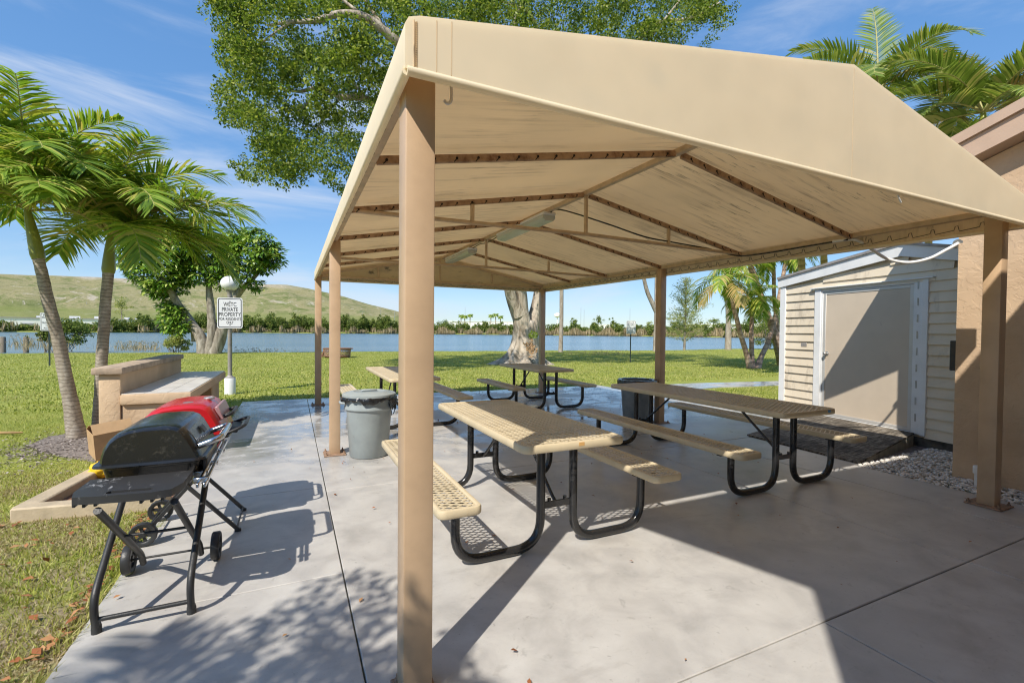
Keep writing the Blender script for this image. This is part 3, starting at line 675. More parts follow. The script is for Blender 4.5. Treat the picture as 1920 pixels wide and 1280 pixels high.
def picnic_table(cx, y0, y1, label, sticker=None):
    t = thing('picnic_table', label, 'picnic table', (cx, (y0+y1)/2, 0), 'picnic tables under the canopy')
    deck('tabletop', cx-.375, cx+.375, y0, y1, .762, t)
    for s_ in (-1, 1): deck('bench_seat', cx+s_*.76-.132, cx+s_*.76+.132, y0, y1, .457, t, .05)
    for ye, inn in ((y0+.25, 1), (y1-.25, -1)):
        for s_ in (-1, 1):
            bm = bmesh.new()
            tube(bm, fillet([(cx+s_*.715, ye, .41), (cx+s_*.715, ye, .031), (cx+s_*.125, ye, .031), (cx+s_*.125, ye, .725)], .19, 8), .0295, 14)
            box(bm, cx+s_*.76-.11, cx+s_*.76+.11, ye-.022, ye+.022, .392, .4, .002)
            ob('leg_frame', bm, M['black'], t, 60)
        bm = bmesh.new(); box(bm, cx-.31, cx+.31, ye-.022, ye+.022, .70, .712, .002); ob('top_channel', bm, M['black'], t); bm = bmesh.new(); box(bm, cx-.10, cx+.10, ye-.006, ye+.006, .27, .315, .002)
        for s_ in (-1, 1): lathe(bm, [(.014, 0), (.014, .02)], (cx+s_*.06, ye, .315), 6)
        ob('cross_plate', bm, M['black'], t)
        bm = bmesh.new(); tube(bm, [(cx, ye+inn*.008, .29), (cx, ye+inn*.06, .32), (cx, ye+inn*.50, .68), (cx, ye+inn*.56, .706)], .0125, 8); ob('brace', bm, M['black'], t, 60)
    if sticker:
        bm = bmesh.new(); box(bm, sticker[0]-.02, sticker[0]+.02, y0-.0015, y0+.004, .733, .755); ob('sticker', bm, simple('sticker_'+sticker[2], sticker[1], .5), t)
    return t
picnic_table(1.165, .60, 2.44, 'tan mesh picnic table half in sunlight behind the nearest post, orange sticker on its rim', (1.19, (.62, .36, .13), 'orange'))
picnic_table(3.735, .76, 3.20, 'long shaded tan mesh picnic table before the shed door, blue sticker on its rim', (3.98, (.10, .30, .55), 'blue'))
picnic_table(1.165, 4.80, 7.24, 'picnic table behind the lidded grey bin, its left end in sunlight')
picnic_table(3.93, 5.48, 7.31, 'shaded picnic table standing before the big pale ficus trunk')

# ------------------------------------------------------------------ bins
def bin_(cx, cy, h, r0, r1, m, label, lid):
    t = thing('trash_can', label, 'trash can', (cx, cy, 0))
    bm = bmesh.new(); n = 40
    lathe(bm, [(r0-.012, 0), (r0, .012), (r0+(r1-r0)*.74, h*.76), (r1-.006, h*.785), (r1+.012, h*.80), (r1+.012, h*.835), (r1+.004, h*.86), (r1+.01, h*.97), (r1+.028, h*.975), (r1+.03, h), (r1+.008, h+.002), (r1-.012, h-.01), (r0-.005, .03)], (cx, cy, 0), n, cap1=True)
    ob('body', bm, M[m], t, 50)
    for s_ in (-1, 1):
        bm = bmesh.new(); ca = math.radians(25)
        P = [(cx+s_*(r1+.01), cy-.07, h*.9), (cx+s_*(r1+.055), cy-.06, h*.91), (cx+s_*(r1+.055), cy+.06, h*.91), (cx+s_*(r1+.01), cy+.07, h*.9)]
        tube(bm, fillet(P, .03, 4), .014, 8); ob('handle', bm, M[m], t, 60)
    bm = bmesh.new(); n = 56; rings = []                    # the folded black bag round the rim
    for j, (rr, z) in enumerate(((r1-.02, h+.004), (r1+.034, h+.006), (r1+.045, h-.02), (r1+.034, h-(.05 if lid else .12)))):
        rings.append([bm.verts.new(((rr+.010*math.sin(k*1.7+j)+random.uniform(-.006, .006))*math.cos(2*PI*k/n)+cx, (rr+.010*math.sin(k*1.7+j)+random.uniform(-.006, .006))*math.sin(2*PI*k/n)+cy, z+(.018*math.sin(k*.55+1)+.012*math.sin(k*1.9)+random.uniform(-.008, .008) if j == 3 else random.uniform(-.004, .004)))) for k in range(n)])
    for a, b in zip(rings[:-1], rings[1:]):
        for k in range(n): bm.faces.new((a[k], a[(k+1) % n], b[(k+1) % n], b[k]))
    if lid:                                                  # the knotted slack
        a = math.radians(-48)
        for k in range(9):
            b = a+random.uniform(-.22, .22); r_ = r1+.045
            tube(bm, spline([(cx+r_*math.cos(b), cy+r_*math.sin(b), h-.03), (cx+(r_+.02)*math.cos(b+.06), cy+(r_+.02)*math.sin(b+.06), h-.06-random.random()*.03), (cx+r_*math.cos(b+.16), cy+r_*math.sin(b+.16), h-.05), (cx+(r_+.008)*math.cos(b+.1), cy+(r_+.008)*math.sin(b+.1), h-.09-.07*random.random())], 4), [.013]*4+[.009]*4+[.007]*4+[.004], 6)
        for w in (.0, .35): tube(bm, spline([(cx+(r1+.014)*math.cos(a+.5*w), cy+(r1+.014)*math.sin(a+.5*w), h-.07), (cx+(r1+.03)*math.cos(a+.1+w), cy+(r1+.03)*math.sin(a+.1+w), h-.16), (cx+(r1+.012)*math.cos(a+.25+w*.4), cy+(r1+.012)*math.sin(a+.25+w*.4), h-.22)], 5), .005, 6)
    ob('bag', bm, M['bag'], t, 60)
    if lid:
        bm = bmesh.new(); z = h+.012
        lathe(bm, [(r1+.028, z-.012), (r1+.036, z-.01), (r1+.036, z+.014), (r1+.022, z+.024), (r1-.03, z+.03), (r1-.045, z+.04), (r1-.09, z+.044), (r1-.1, z+.034), (.06, z+.036)], (cx, cy, 0), 40)
        bar(bm, (cx-.09, cy, z+.052), (cx+.09, cy, z+.052), .035, .02, .008)
        ob('lid', bm, M[m], t, 50)
        bm = bmesh.new(); tg = cy-(r1+.005); box(bm, cx-.05, cx+.045, tg-.006, tg+.02, h*.885, h*.925, .003); ob('maker_plate', bm, M[m], t)
    return t
bin_(.36, 3.74, .69, .215, .262, 'can', 'grey round bin with a grey lid and knotted black bag', True)
bin_(4.53, 4.02, .70, .21, .26, 'can_blue', 'open blue grey bin with black bag rim behind the long table', False)

# ------------------------------------------------------------------ portable grills
def wheel(bm, c, axis, r=.085, w=.045):
    c = Vector(c); ax = Vector(axis)
    u = ax.orthogonal().normalized(); v = ax.cross(u); n = 36
    def ring(rr, o): return [bm.verts.new(c+ax*o+(u*math.cos(2*PI*k/n)+v*math.sin(2*PI*k/n))*(rr*(1 if rr < r*.95 or k % 2 else .955))) for k in range(n)]
    R = [ring(r*.62, -w*.35), ring(r*.72, -w*.5), ring(r*.93, -w*.5), ring(r, -w*.38), ring(r, w*.38), ring(r*.93, w*.5), ring(r*.72, w*.5), ring(r*.62, w*.35)]
    for a, b in zip(R, R[1:]+R[:1]):
        for k in range(n): bm.faces.new((a[k], a[(k+1) % n], b[(k+1) % n], b[k]))
    for k in range(6):
        d = u*math.cos(k*PI/3)+v*math.sin(k*PI/3); bar(bm, c+d*r*.1, c+d*r*.66, .016, .016)
    tube(bm, [c-ax*w*.45, c+ax*w*.45], r*.22, 12)
def lid_mesh(x0, x1, y0, y1, z0, zt, endr=.07):
    """half-barrel lid, long in Y, with rounded end caps and a flatter face on the +X side"""
    bm = bmesh.new(); prof = []
    W = x1-x0; H = zt-z0
    base = [(0, 0), (.01, .22), (.035, .44), (.085, .66), (.16, .83), (.27, .94), (.42, .99), (.60, 1.0), (.73, .975), (.81, .88), (.885, .60), (.95, .28), (1, 0)]
    P = [(x0+u*W, z0+v*H) for u, v in base]; rows = []
    cx, cz = (x0+x1)/2, z0
    for y, s_ in ((y0, .90), (y0+endr*.25, .955), (y0+endr*.6, .985), (y0+endr*1.1, 1.0), ((y0+y1)/2, 1.004), (y1-endr*1.1, 1), (y1-endr*.6, .985), (y1-endr*.25, .955), (y1, .90)):
        rows.append([bm.verts.new((cx+(x-cx)*s_, y, cz+(z-cz)*s_)) for x, z in P])
    for a, b in zip(rows[:-1], rows[1:]):
        for k in range(len(a)-1): bm.faces.new((a[k], b[k], b[k+1], a[k+1]))
    bm.faces.new(rows[0]); bm.faces.new(rows[-1][::-1]); bm.faces.new([r[0] for r in rows]+[r[-1] for r in rows[::-1]])
    bmesh.ops.recalc_face_normals(bm, faces=bm.faces); return bm
def bowl(x0, x1, y0, y1, z0, z1):
    bm = bmesh.new(); rows = []
    for t, ins in ((z1, -.03), (z1-.012, -.034), (z1-.02, -.012), (z1-.03, 0), (z1-(z1-z0)*.6, .012), (z0+.02, .05), (z0, .09)):
        rows.append([bm.verts.new((x, y, t)) for x, y in rrect(x0+ins, x1-ins, y0+ins, y1-ins, .05)])
    for a, b in zip(rows[:-1], rows[1:]):
        for k in range(len(a)): bm.faces.new((a[k], b[k], b[(k+1) % len(a)], a[(k+1) % len(a)]))
    bm.faces.new(rows[0]); bm.faces.new(rows[-1][::-1]); bmesh.ops.recalc_face_normals(bm, faces=bm.faces); return bm
s = N('lid_black'); o_ = s.obj(); dirt = s.step(s.noise(o_, 42, 5, .7), .5, .72); zz = s.sep(s.pos())
s.fin(s.mix(s.math('MULTIPLY', dirt, s.step(s.noise(o_, 6, 3), .4, .6)), (.012, .012, .0125), (.06, .055, .047)), s.math('ADD', s.math('MULTIPLY', s.noise(o_, 9, 4), .26), .1), 0, s.bump(s.noise(o_, 70, 3), .05, .003), .6); M['lid_black'] = s.m
s = N('shelf_plastic'); o_ = s.obj(); sp = s.math('MULTIPLY', s.step(s.noise(s.map(o_, (2.2, 1, 1), (0, 0, .5)), 11, 6, .7, .6), .53, .6), s.step(s.noise(o_, 3.5, 3), .45, .6))
s.fin(s.mix(sp, (.032, .032, .033), (.36, .36, .37)), .5, 0, s.bump(s.noise(o_, 160, 3), .15, .003), .5); M['shelf'] = s.m
g = thing('portable_grill', 'black folding grill with a sooty black lid and side shelf on the slab', 'grill', (-1.09, 1.3, 0))
lid = ob('lid', lid_mesh(-1.325, -.885, 1.13, 1.70, .752, .93), M['lid_black'], g, 40)
bm = bmesh.new(); tube(bm, fillet([(-.905, 1.20, .80), (-.805, 1.20, .835), (-.805, 1.62, .835), (-.905, 1.62, .80)], .05, 6), .017, 12); ob('handle', bm, M['chrome'], lid, 60)
bm = bmesh.new(); box(bm, -.04, .04, -.004, .004, -.022, .022, .003); bmesh.ops.transform(bm, matrix=Matrix.Translation((-.918, 1.42, .856)) @ Matrix.Rotation(math.radians(90), 4, 'Z') @ Matrix.Rotation(math.radians(-34), 4, 'X'), verts=bm.verts); ob('badge', bm, M['plastic'], lid)
bm = bmesh.new(); box(bm, -.009, .009, -.215, .215, -.058, .05, .004); bmesh.ops.transform(bm, matrix=Matrix.Translation((-.936, 1.415, .845)) @ Matrix.Rotation(math.radians(-27), 4, 'Y'), verts=bm.verts); ob('front_band', bm, simple('grey_steel_band', (.16, .165, .17), .28, .6, .15, 8), lid, 40)
ob('firebox', bowl(-1.315, -.895, 1.145, 1.705, .60, .752), M['black'], g, 40)
# side shelf with grip slot
bm = bmesh.new(); out = [(-1.345, .93), (-1.325, .85), (-1.22, .825), (-1.03, .795), (-.955, .815), (-.925, .90), (-.92, 1.13), (-1.345, 1.13)]
slot = [(-1.215, .872), (-1.205, .852), (-1.045, .836), (-1.03, .852), (-1.045, .872), (-1.20, .89)]
ov = [bm.verts.new((x, y, .688)) for x, y in out]; sv = [bm.verts.new((x, y, .688)) for x, y in slot]
es = [bm.edges.new((ov[i], ov[(i+1) % len(ov)])) for i in range(len(ov))] + [bm.edges.new((sv[i], sv[(i+1) % len(sv)])) for i in range(len(sv))]
bmesh.ops.triangle_fill(bm, edges=es, use_beauty=True)
fs = [f for f in bm.faces]
r_ = bmesh.ops.extrude_face_region(bm, geom=fs); bmesh.ops.translate(bm, vec=(0, 0, -.035), verts=[e for e in r_['geom'] if isinstance(e, bmesh.types.BMVert)])
bmesh.ops.recalc_face_normals(bm, faces=bm.faces)
sh = ob('side_shelf', bm, M['shelf'], g, 40)
bm = bmesh.new()
for x in (-1.325, -1.285, -1.245, -1.07, -1.03, -.99): box(bm, x-.006, x+.006, (.868 if x < -1.3 else .85 if x < -1.2 else .81), 1.1, .636, .655, .002)
bar(bm, (-1.33, 1.08, .64), (-.93, 1.08, .64), .03, .025, .003)
ob('shelf_ribs', bm, M['plastic'], sh)
for x, m_ in ((-1.28, 1), (-.905, -1)):
    bm = bmesh.new(); tube(bm, fillet([(x, .975, .0), (x, .925, .17), (x, 1.56, .655)], .09, 6), .0165, 10); lathe(bm, [(.021, 0), (.021, .03), (.017, .045)], (x, .972, 0), 10); ob('foot_leg', bm, M['plastic'], g, 60)
    xi = x+m_*.045
    bm = bmesh.new(); tube(bm, fillet([(xi, .845, .618), (xi, 1.50, .135), (xi, 1.545, .06)], .06, 5), .0165, 10); ob('wheel_leg', bm, M['plastic'], g, 60)
    bm = bmesh.new(); wheel(bm, (x-m_*.03, 1.575, .085), (1, 0, 0)); ob('wheel', bm, M['plastic'], g, 45)
bm = bmesh.new(); tube(bm, [(-1.28, .955, .07), (-.905, .955, .07)], .0115, 8); ob('foot_bar', bm, M['plastic'], g, 60)
bm = bmesh.new(); tube(bm, [(-1.31, 1.56, .085), (-.875, 1.56, .085)], .007, 8); ob('axle', bm, M['plastic'], g, 60)
bm = bmesh.new(); tube(bm, [(-1.23, 1.17, .37), (-.955, 1.17, .37)], .008, 8); ob('pivot_bar', bm, M['plastic'], g, 60)
bm = bmesh.new()
for x in (-.872, -.842): bar(bm, (x, .93, .655), (x, 1.78, .695), .014, .022, .003)
for y in (1.0, 1.32, 1.62): bar(bm, (-.90, y, .67), (-.83, y, .67), .03, .02, .003)
box(bm, -.93, -.86, 1.16, 1.30, .60, .67, .006)
ob('top_rail', bm, M['chrome'], g, 40)
bm = bmesh.new(); box(bm, -.893, -.868, 1.20, 1.58, .64, .745, .008); ob('control_panel', bm, M['plastic'], g, 40)

g = thing('portable_grill', 'red lidded folding grill behind the black grill on the slab', 'grill', (-1.1, 2.2, 0))
lid = ob('lid', lid_mesh(-1.375, -.862, 1.93, 2.50, .70, .925), M['red'], g, 40)
bm = bmesh.new(); tube(bm, fillet([(-.93, 2.06, .80), (-.835, 2.06, .835), (-.835, 2.38, .835), (-.93, 2.38, .80)], .04, 5), .013, 10); ob('handle', bm, M['plastic'], lid, 60)
bm = bmesh.new(); lathe(bm, [(.034, .0), (.036, .01), (.03, .016), (.026, .012), (.012, .012)], (-1.0, 2.24, .922), 20); lathe(bm, [(.036, 0), (.038, .006), (.02, .008)], (-1.10, 2.09, .918), 20); ob('thermometer', bm, M['metal'], lid, 40)
bm = bmesh.new(); box(bm, -.012, .012, -.2, .2, -.05, .05, .004); bmesh.ops.transform(bm, matrix=Matrix.Translation((-.912, 2.22, .845)) @ Matrix.Rotation(math.radians(-22), 4, 'Y'), verts=bm.verts)
ob('lid_band', bm, simple('brushed_pink_steel', (.52, .30, .31), .35, .35, .06, 3), lid, 40)
ob('firebox', bowl(-1.36, -.875, 1.945, 2.485, .50, .70), M['black'], g, 40)
bm = bmesh.new(); tube(bm, fillet([(-.87, 2.0, .70), (-.755, 2.02, .745), (-.755, 2.42, .745), (-.87, 2.44, .70)], .05, 5), .012, 8); box(bm, -.875, -.80, 2.02, 2.42, .70, .712, .003); ob('front_rail', bm, M['plastic'], g, 60)
for y, m_ in ((1.985, 1), (2.40, -1)):
    bm = bmesh.new(); bar(bm, (-.79, y, .008), (-1.30, y, .60), .024, .024, .003); box(bm, -.815, -.775, y-.014, y+.014, 0, .02, .003); ob('foot_leg', bm, M['plastic'], g, 40)
    bm = bmesh.new(); bar(bm, (-1.335, y+m_*.035, .07), (-.90, y+m_*.035, .58), .024, .024, .003); ob('wheel_leg', bm, M['plastic'], g, 40)
    bm = bmesh.new(); wheel(bm, (-1.335, y-m_*.02, .08), (0, 1, 0), .08, .04); ob('wheel', bm, M['plastic'], g, 45)
bm = bmesh.new(); tube(bm, [(-1.335, 1.95, .08), (-1.335, 2.44, .08)], .007, 8); ob('axle', bm, M['plastic'], g, 60)
bm = bmesh.new(); tube(bm, [(-.80, 1.985, .03), (-.80, 2.40, .03)], .007, 8); ob('foot_bar', bm, M['plastic'], g, 60)

# cardboard box on a yellow bag, beside the island
t = thing('cardboard_box', 'open cardboard box tipped on a yellow bag by the stucco island', 'box', (-2.3, 4.05, .2))
Mb = Matrix.Translation((-2.06, 3.98, .335)) @ Matrix.Rotation(.5, 4, 'Z') @ Matrix.Rotation(.14, 4, 'X') @ Matrix.Rotation(-.1, 4, 'Y')
bm = bmesh.new(); w, d, h_, th = .15, .12, .125, .005
box(bm, -w, w, -d, -d+th, -h_, h_); box(bm, -w, w, d-th, d, -h_, h_); box(bm, -w, -w+th, -d+th, d-th, -h_, h_); box(bm, w-th, w, -d+th, d-th, -h_, h_); box(bm, -w+th, w-th, -d+th, d-th, -h_, -h_+th)
bmesh.ops.transform(bm, matrix=Mb, verts=bm.verts); ob('carton', bm, M['cardboard'], t)
for sg, ang in ((-1, .9), (1, .55)):
    bm = bmesh.new(); box(bm, -w, w, 0, .11, 0, .004); bmesh.ops.transform(bm, matrix=Mb @ Matrix.Translation((0, sg*d, h_)) @ Matrix.Rotation(0 if sg < 0 else PI, 4, 'Z') @ Matrix.Rotation(ang, 4, 'X'), verts=bm.verts); ob('flap', bm, M['cardboard'], t)
bm = bmesh.new(); bmesh.ops.create_icosphere(bm, subdivisions=4, radius=1)
for v in bm.verts:
    q = v.co.copy(); n_ = mnoise.noise(q*2.2)*.25+mnoise.noise(q*6)*.12; v.co = Vector((q.x*.11, q.y*.10, q.z*.085))*(1+n_)+Vector((-2.10, 3.92, .08))
tag(ob('plastic_bag', bm, M['yellow'], None, 180), 'crumpled yellow plastic bag under the cardboard box', 'bag')

# ------------------------------------------------------------------ stucco barbecue island
t = thing('barbecue_island', 'peach stucco counter with a tall back ledge and tiled top', 'counter', (-1.9, 5.8, 0))
bm = bmesh.new(); box(bm, -2.265, -2.085, 4.35, 7.30, -.05, .955, .012, seg=2); prism(bm, [(-2.084, 4.352, .77), (-2.084, 4.352, .952), (-2.10, 4.352, .952)], (0, 2.94, 0)); ob('back_wall', bm, M['island'], t, 40)
bm = bmesh.new(); box(bm, -2.315, -2.055, 4.31, 7.34, .957, 1.03, .014, seg=2); ob('ledge_cap', bm, M['cap'], t, 40)
bm = bmesh.new(); box(bm, -2.083, -1.53, 4.37, 5.3, -.05, .63, .01); box(bm, -2.083, -1.8, 5.3, 6.3, -.05, .63); box(bm, -2.083, -1.53, 6.3, 7.05, -.05, .63, .01); ob('base', bm, M['island'], t, 40)
bm = bmesh.new(); box(bm, -2.083, -1.46, 4.33, 7.26, .632, .742, .012, seg=2); ob('counter_slab', bm, M['island'], t, 40)
bm = bmesh.new(); tw = .2
y = 4.345
while y < 7.2:
    for x in (-2.078, -1.876, -1.674): box(bm, x+.002, x+.199, y+.002, min(y+.3, 7.25)-.002, .743, .749, .0015)
    y += .3
ob('tile_top', bm, simple('white_tile', (.66, .61, .54), .35, 0, .14, 6), t)
bm = bmesh.new(); box(bm, -1.82, -1.795, 5.32, 6.28, .05, .60, .004); ob('opening_shade_panel', bm, M['hole'], t)  # near-black panel paints the shade inside the open recess

# ------------------------------------------------------------------ signs and lamp
def text_mesh(txt, w, h):
    cu = bpy.data.curves.new('lettering', 'FONT'); cu.body = txt; cu.extrude = .004; cu.resolution_u = 4
    o = bpy.data.objects.new('lettering', cu); COL.objects.link(o); bpy.context.view_layer.update()
    me = bpy.data.meshes.new_from_object(o.evaluated_get(bpy.context.evaluated_depsgraph_get())); bpy.data.objects.remove(o); bpy.data.curves.remove(cu)
    c = np.zeros(len(me.vertices)*3); me.vertices.foreach_get('co', c); c = c.reshape(-1, 3); lo, hi = c.min(0), c.max(0)
    c[:, 0] = ((c[:, 0]-lo[0])/(hi[0]-lo[0])-.5)*w; c[:, 1] = ((c[:, 1]-lo[1])/(hi[1]-lo[1])-.5)*h; c[:, 2] = (c[:, 2]-lo[2])*.25
    me.vertices.foreach_set('co', c.ravel()); return me
def sign_panel(parent, c, w, h, ang, lines, edge=.02):
    """white plate with a black border line and lettering; ANG turns it about the vertical"""
    Ms = Matrix.Translation(c) @ Matrix.Rotation(ang, 4, 'Z') @ Matrix.Rotation(PI/2, 4, 'X')
    bm = bmesh.new(); P = rrect(-w/2, w/2, -h/2, h/2, w*.09); prism(bm, [(x, y, -.003) for x, y in P], (0, 0, .004)); bmesh.ops.transform(bm, matrix=Ms, verts=bm.verts); pl = ob('plate', bm, M['sign'], parent)
    bm = bmesh.new(); a = rrect(-w/2+edge, w/2-edge, -h/2+edge, h/2-edge, w*.07); b = rrect(-w/2+edge*1.75, w/2-edge*1.75, -h/2+edge*1.75, h/2-edge*1.75, w*.055)
    A = [bm.verts.new((x, y, .0025)) for x, y in a]; B = [bm.verts.new((x, y, .0025)) for x, y in b]
    for k in range(len(A)): bm.faces.new((A[k], A[(k+1) % len(A)], B[(k+1) % len(A)], B[k]))
    bmesh.ops.transform(bm, matrix=Ms, verts=bm.verts); ob('border', bm, M['ink'], pl)
    for txt, y, tw_, th_ in lines:
        if txt == 'bolt':
            bm = bmesh.new(); lathe(bm, [(th_, .0025), (th_, .005)], (0, y*h, 0), 10); bmesh.ops.transform(bm, matrix=Ms, verts=bm.verts); ob('bolt', bm, M['ink'], pl); continue
        me = text_mesh(txt, tw_*w, th_*h); me.transform(Matrix.Translation((0, y*h, .0022))); me.transform(Ms); link_mesh('lettering', me, M['ink'], pl)
    return pl
t = thing('lamp_post', 'globe lamp on a grey pole with a white concrete foot beside the slab', 'lamp post', (-1.735, 10.46, 0))
bm = bmesh.new(); lathe(bm, [(.045, .34), (.045, 2.18), (.05, 2.19)], (-1.735, 10.46, 0), 16); ob('pole', bm, M['greypost'], t, 60)
bm = bmesh.new(); lathe(bm, [(.112, -.06), (.112, .33), (.10, .345)], (-1.735, 10.46, 0), 20); ob('foot', bm, M['white'], t, 50)
bm = bmesh.new(); lathe(bm, [(.10, .345), (.10, .36), (.065, .375), (.05, .40)], (-1.735, 10.46, 0), 16); ob('foot_collar', bm, M['greypost'], t, 50)
bm = bmesh.new(); lathe(bm, [(.05, 2.19), (.05, 2.27), (.075, 2.30), (.085, 2.335)], (-1.735, 10.46, 0), 16); ob('collar', bm, M['greypost'], t, 50)
bm = bmesh.new(); bmesh.ops.create_uvsphere(bm, u_segments=32, v_segments=20, radius=1)
for v in bm.verts: v.co = Vector((v.co.x*.185+-1.735, v.co.y*.185+10.46, v.co.z*.168+2.485))
ob('globe', bm, M['globe'], t, 180)
ls = thing('warning_sign', 'white sign naming private property, fixed below the lamp globe', 'sign', (-1.735, 10.40, 1.8))
sign_panel(ls, (-1.727, 10.405, 1.815), .50, .69, -.06, [('WETC', .285, .51, .135), ('PRIVATE', .118, .62, .125), ('PROPERTY', -.045, .85, .125), ('FOR RESIDENTS', -.195, .87, .085), ('ONLY', -.31, .27, .09), ('bolt', .375, 0, .011), ('bolt', -.385, 0, .011)])
def lawn_sign(x, y, w, h, zc, ang, label):
    t = thing('lawn_sign', label, 'sign', (x, y, 0))
    bm = bmesh.new(); bar(bm, (x, y+.03, -.05), (x, y+.03, zc+h*.3), .05, .03, .004); ob('stake', bm, M['dkgreen'], t)
    sign_panel(t, (x, y, zc), w, h, ang, [('PRIVATE', .36, .62, .10), ('PROPERTY', .23, .76, .10), ('bolt', .10, 0, .018), ('TRESPASSING', -.06, .80, .10), ('NOT', -.21, .34, .095), ('ALLOWED', -.345, .60, .095)], .022)
lawn_sign(14.97, 16.8, .46, .66, 1.745, -.62, 'white notice on a dark stake in the shaded lawn by the lake')
lawn_sign(-9.02, 22.2, .5, .70, 1.685, .1, 'white notice half hidden behind the leaning palm trunk')
# rusty fire basket on the lawn
t = thing('fire_basket', 'rusty mesh fire basket on the lawn near the shore', 'fire pit', (1.75, 25.2, 0))
bm = bmesh.new(); lathe(bm, [(.70, .42), (.74, .47), (.73, .50), (.66, .50)], (1.75, 25.2, 0), 28); lathe(bm, [(.66, .03), (.70, .07), (.68, .09)], (1.75, 25.2, 0), 28); ob('rim', bm, M['rust'], t, 50)
bm = bmesh.new()
for k in range(44):
    for sg in (-1, 1):
        a = 2*PI*k/44; b = a+sg*.35; bar(bm, (1.75+.69*math.cos(a), 25.2+.69*math.sin(a), .06), (1.75+.71*math.cos(b), 25.2+.71*math.sin(b), .45), .014, .014)
ob('mesh_side', bm, simple('rust_mesh', (.42, .25, .17), .8, 0, .3, 9), t)
bm = bmesh.new(); lathe(bm, [(.64, .0), (.64, .04)], (1.75, 25.2, 0), 24); ob('ash_pan', bm, M['rust'], t)
bm = bmesh.new(); tube(bm, [(1.1, 25.1, .42), (.98, 25.05, .1), (1.0, 25.05, .02)], .05, 8); tube(bm, [(2.4, 25.2, .45), (2.56, 25.2, .47)], .035, 8); ob('side_grip', bm, M['rust'], t, 60)

# ------------------------------------------------------------------ shed
DS = Vector((.170, .985, 0)).normalized(); NS = Vector((-DS.y, DS.x, 0)); A0 = Vector((7.106, 1.518, 0))
MS = Matrix(((DS.x, NS.x, 0, A0.x), (DS.y, NS.y, 0, A0.y), (0, 0, 1, 0), (0, 0, 0, 1)))
def sob(name, bm, m, parent, smooth=40): bmesh.ops.transform(bm, matrix=MS, verts=bm.verts); return ob(name, bm, m, parent, smooth)
shed = thing('garden_shed', 'cream vinyl shed with a flat tan door and white trim', 'shed', tuple(MS @ Vector((.6, -1.5, 0))))
s = N('vinyl_siding'); p_ = s.pos(); x_, y_, z_ = s.sep(p_); n_ = s.noise(s.map(p_, (1.5, 1.5, .5)), 2.2, 5, .7)
col = s.ramp(s.noise(p_, 1.5, 4), [(.3, (.64, .545, .41)), (.7, (.76, .665, .52))]); col = s.mix(s.math('MULTIPLY', s.step(n_, .52, .7), .55), col, (.24, .20, .155))
s.fin(col, .5, 0, s.bump(s.noise(s.map(p_, (1, 1, 12)), 5, 3), .06, .004), .4); M['siding'] = s.m
S0, S1, SP = -.85, 2.13, .16; ZR, ZEV = 2.56, 2.30
def gz(s_): return ZR-(ZR-ZEV)*abs(s_-SP)/(S1-SP)
bm = bmesh.new(); lap = .137; z = .095
while z < ZR-.02:
    z1 = min(z+lap, ZR); lo, hi = S0, S1
    if z1 > ZEV: f_ = max(0.02, (ZR-z1+.02)/(ZR-ZEV)); hi = SP+(S1-SP)*f_; lo = SP-(SP-S0)*f_
    segs = [(lo, -.17), (1.46, hi)] if z < 2.12 else [(lo, hi)]
    for a, b in segs:
        if b-a > .02: prism(bm, [(a, .03, z), (a, .0, z), (a, .0, z1+.004), (a, .006, z1+.004)], (b-a, 0, 0))
    z += lap
sob('siding', bm, M['siding'], shed)
bm = bmesh.new(); prism(bm, [(S0, -.02, .09), (S1, -.02, .09), (S1, -.02, ZEV), (SP, -.02, ZR), (S0, -.02, ZEV)], (0, -3.0, 0)); sob('body', bm, M['siding'], shed)
bm = bmesh.new(); box(bm, S0-.02, S1, -3.0, .0, -.1, .088, .01); sob('foundation', bm, simple('mildew_block', (.11, .11, .10), .9, 0, .6, 9, .4, 40), shed)
for a, b, z0_, z1_ in ((2.05, 2.165, .09, 2.30), (1.36, 1.475, .12, 2.17), (-.18, -.108, .12, 2.19)):
    bm = bmesh.new(); box(bm, a, b, -.018, .042, z0_, z1_, .004); sob('trim_board', bm, M['white'], shed)
for sg, se in ((1, S1+.07), (-1, S0-.07)):
    bm = bmesh.new(); za = gz(se) if sg > 0 else ZEV-.01
    prism(bm, [(SP, .03, ZR-.035), (SP, .03, ZR+.125), (se, .03, za+.125), (se, .03, za-.02)], (0, .035, 0)); sob('rake_board', bm, M['white'], shed)
    bm = bmesh.new(); prism(bm, [(SP, .09, ZR+.127), (SP, .09, ZR+.165), (se, .09, za+.165), (se, .09, za+.127)], (0, -3.2, 0)); sob('roof_slope', bm, M['greypost'], shed)
bm = bmesh.new(); box(bm, -.25, 1.54, .02, .075, 2.188, 2.205, .003); box(bm, -.25, 1.54, .02, .03, 2.17, 2.188); sob('drip_cap', bm, M['white'], shed)
bm = bmesh.new()
for a, b, z0_, z1_ in ((-.105, 0, .13, 2.17), (1.335, 1.358, .13, 2.17), (0, 1.335, 2.135, 2.17), (0, 1.335, .115, .15)): box(bm, a, b, -.01, .028, z0_, z1_, .003)
sob('door_frame', bm, M['white'], shed)
bm = bmesh.new(); box(bm, .002, 1.333, -.012, .012, .152, 2.133, .002); dr = sob('door', bm, M['paint_cut'], shed)
bm = bmesh.new()
for a, b, z0_, z1_ in ((.004, .05, .155, 2.13), (1.285, 1.331, .155, 2.13), (.05, 1.285, 2.085, 2.13), (.05, 1.285, .155, .20)): box(bm, a, b, .012, .02, z0_, z1_, .002)
sob('edge_strip', bm, simple('pale_aluminium', (.60, .585, .56), .4, .3, .08, 5), dr)
bm = bmesh.new()
for k in range(9): z = .3+k*.22; box(bm, -.062, -.045, .028, .034, z, z+.1, .001)
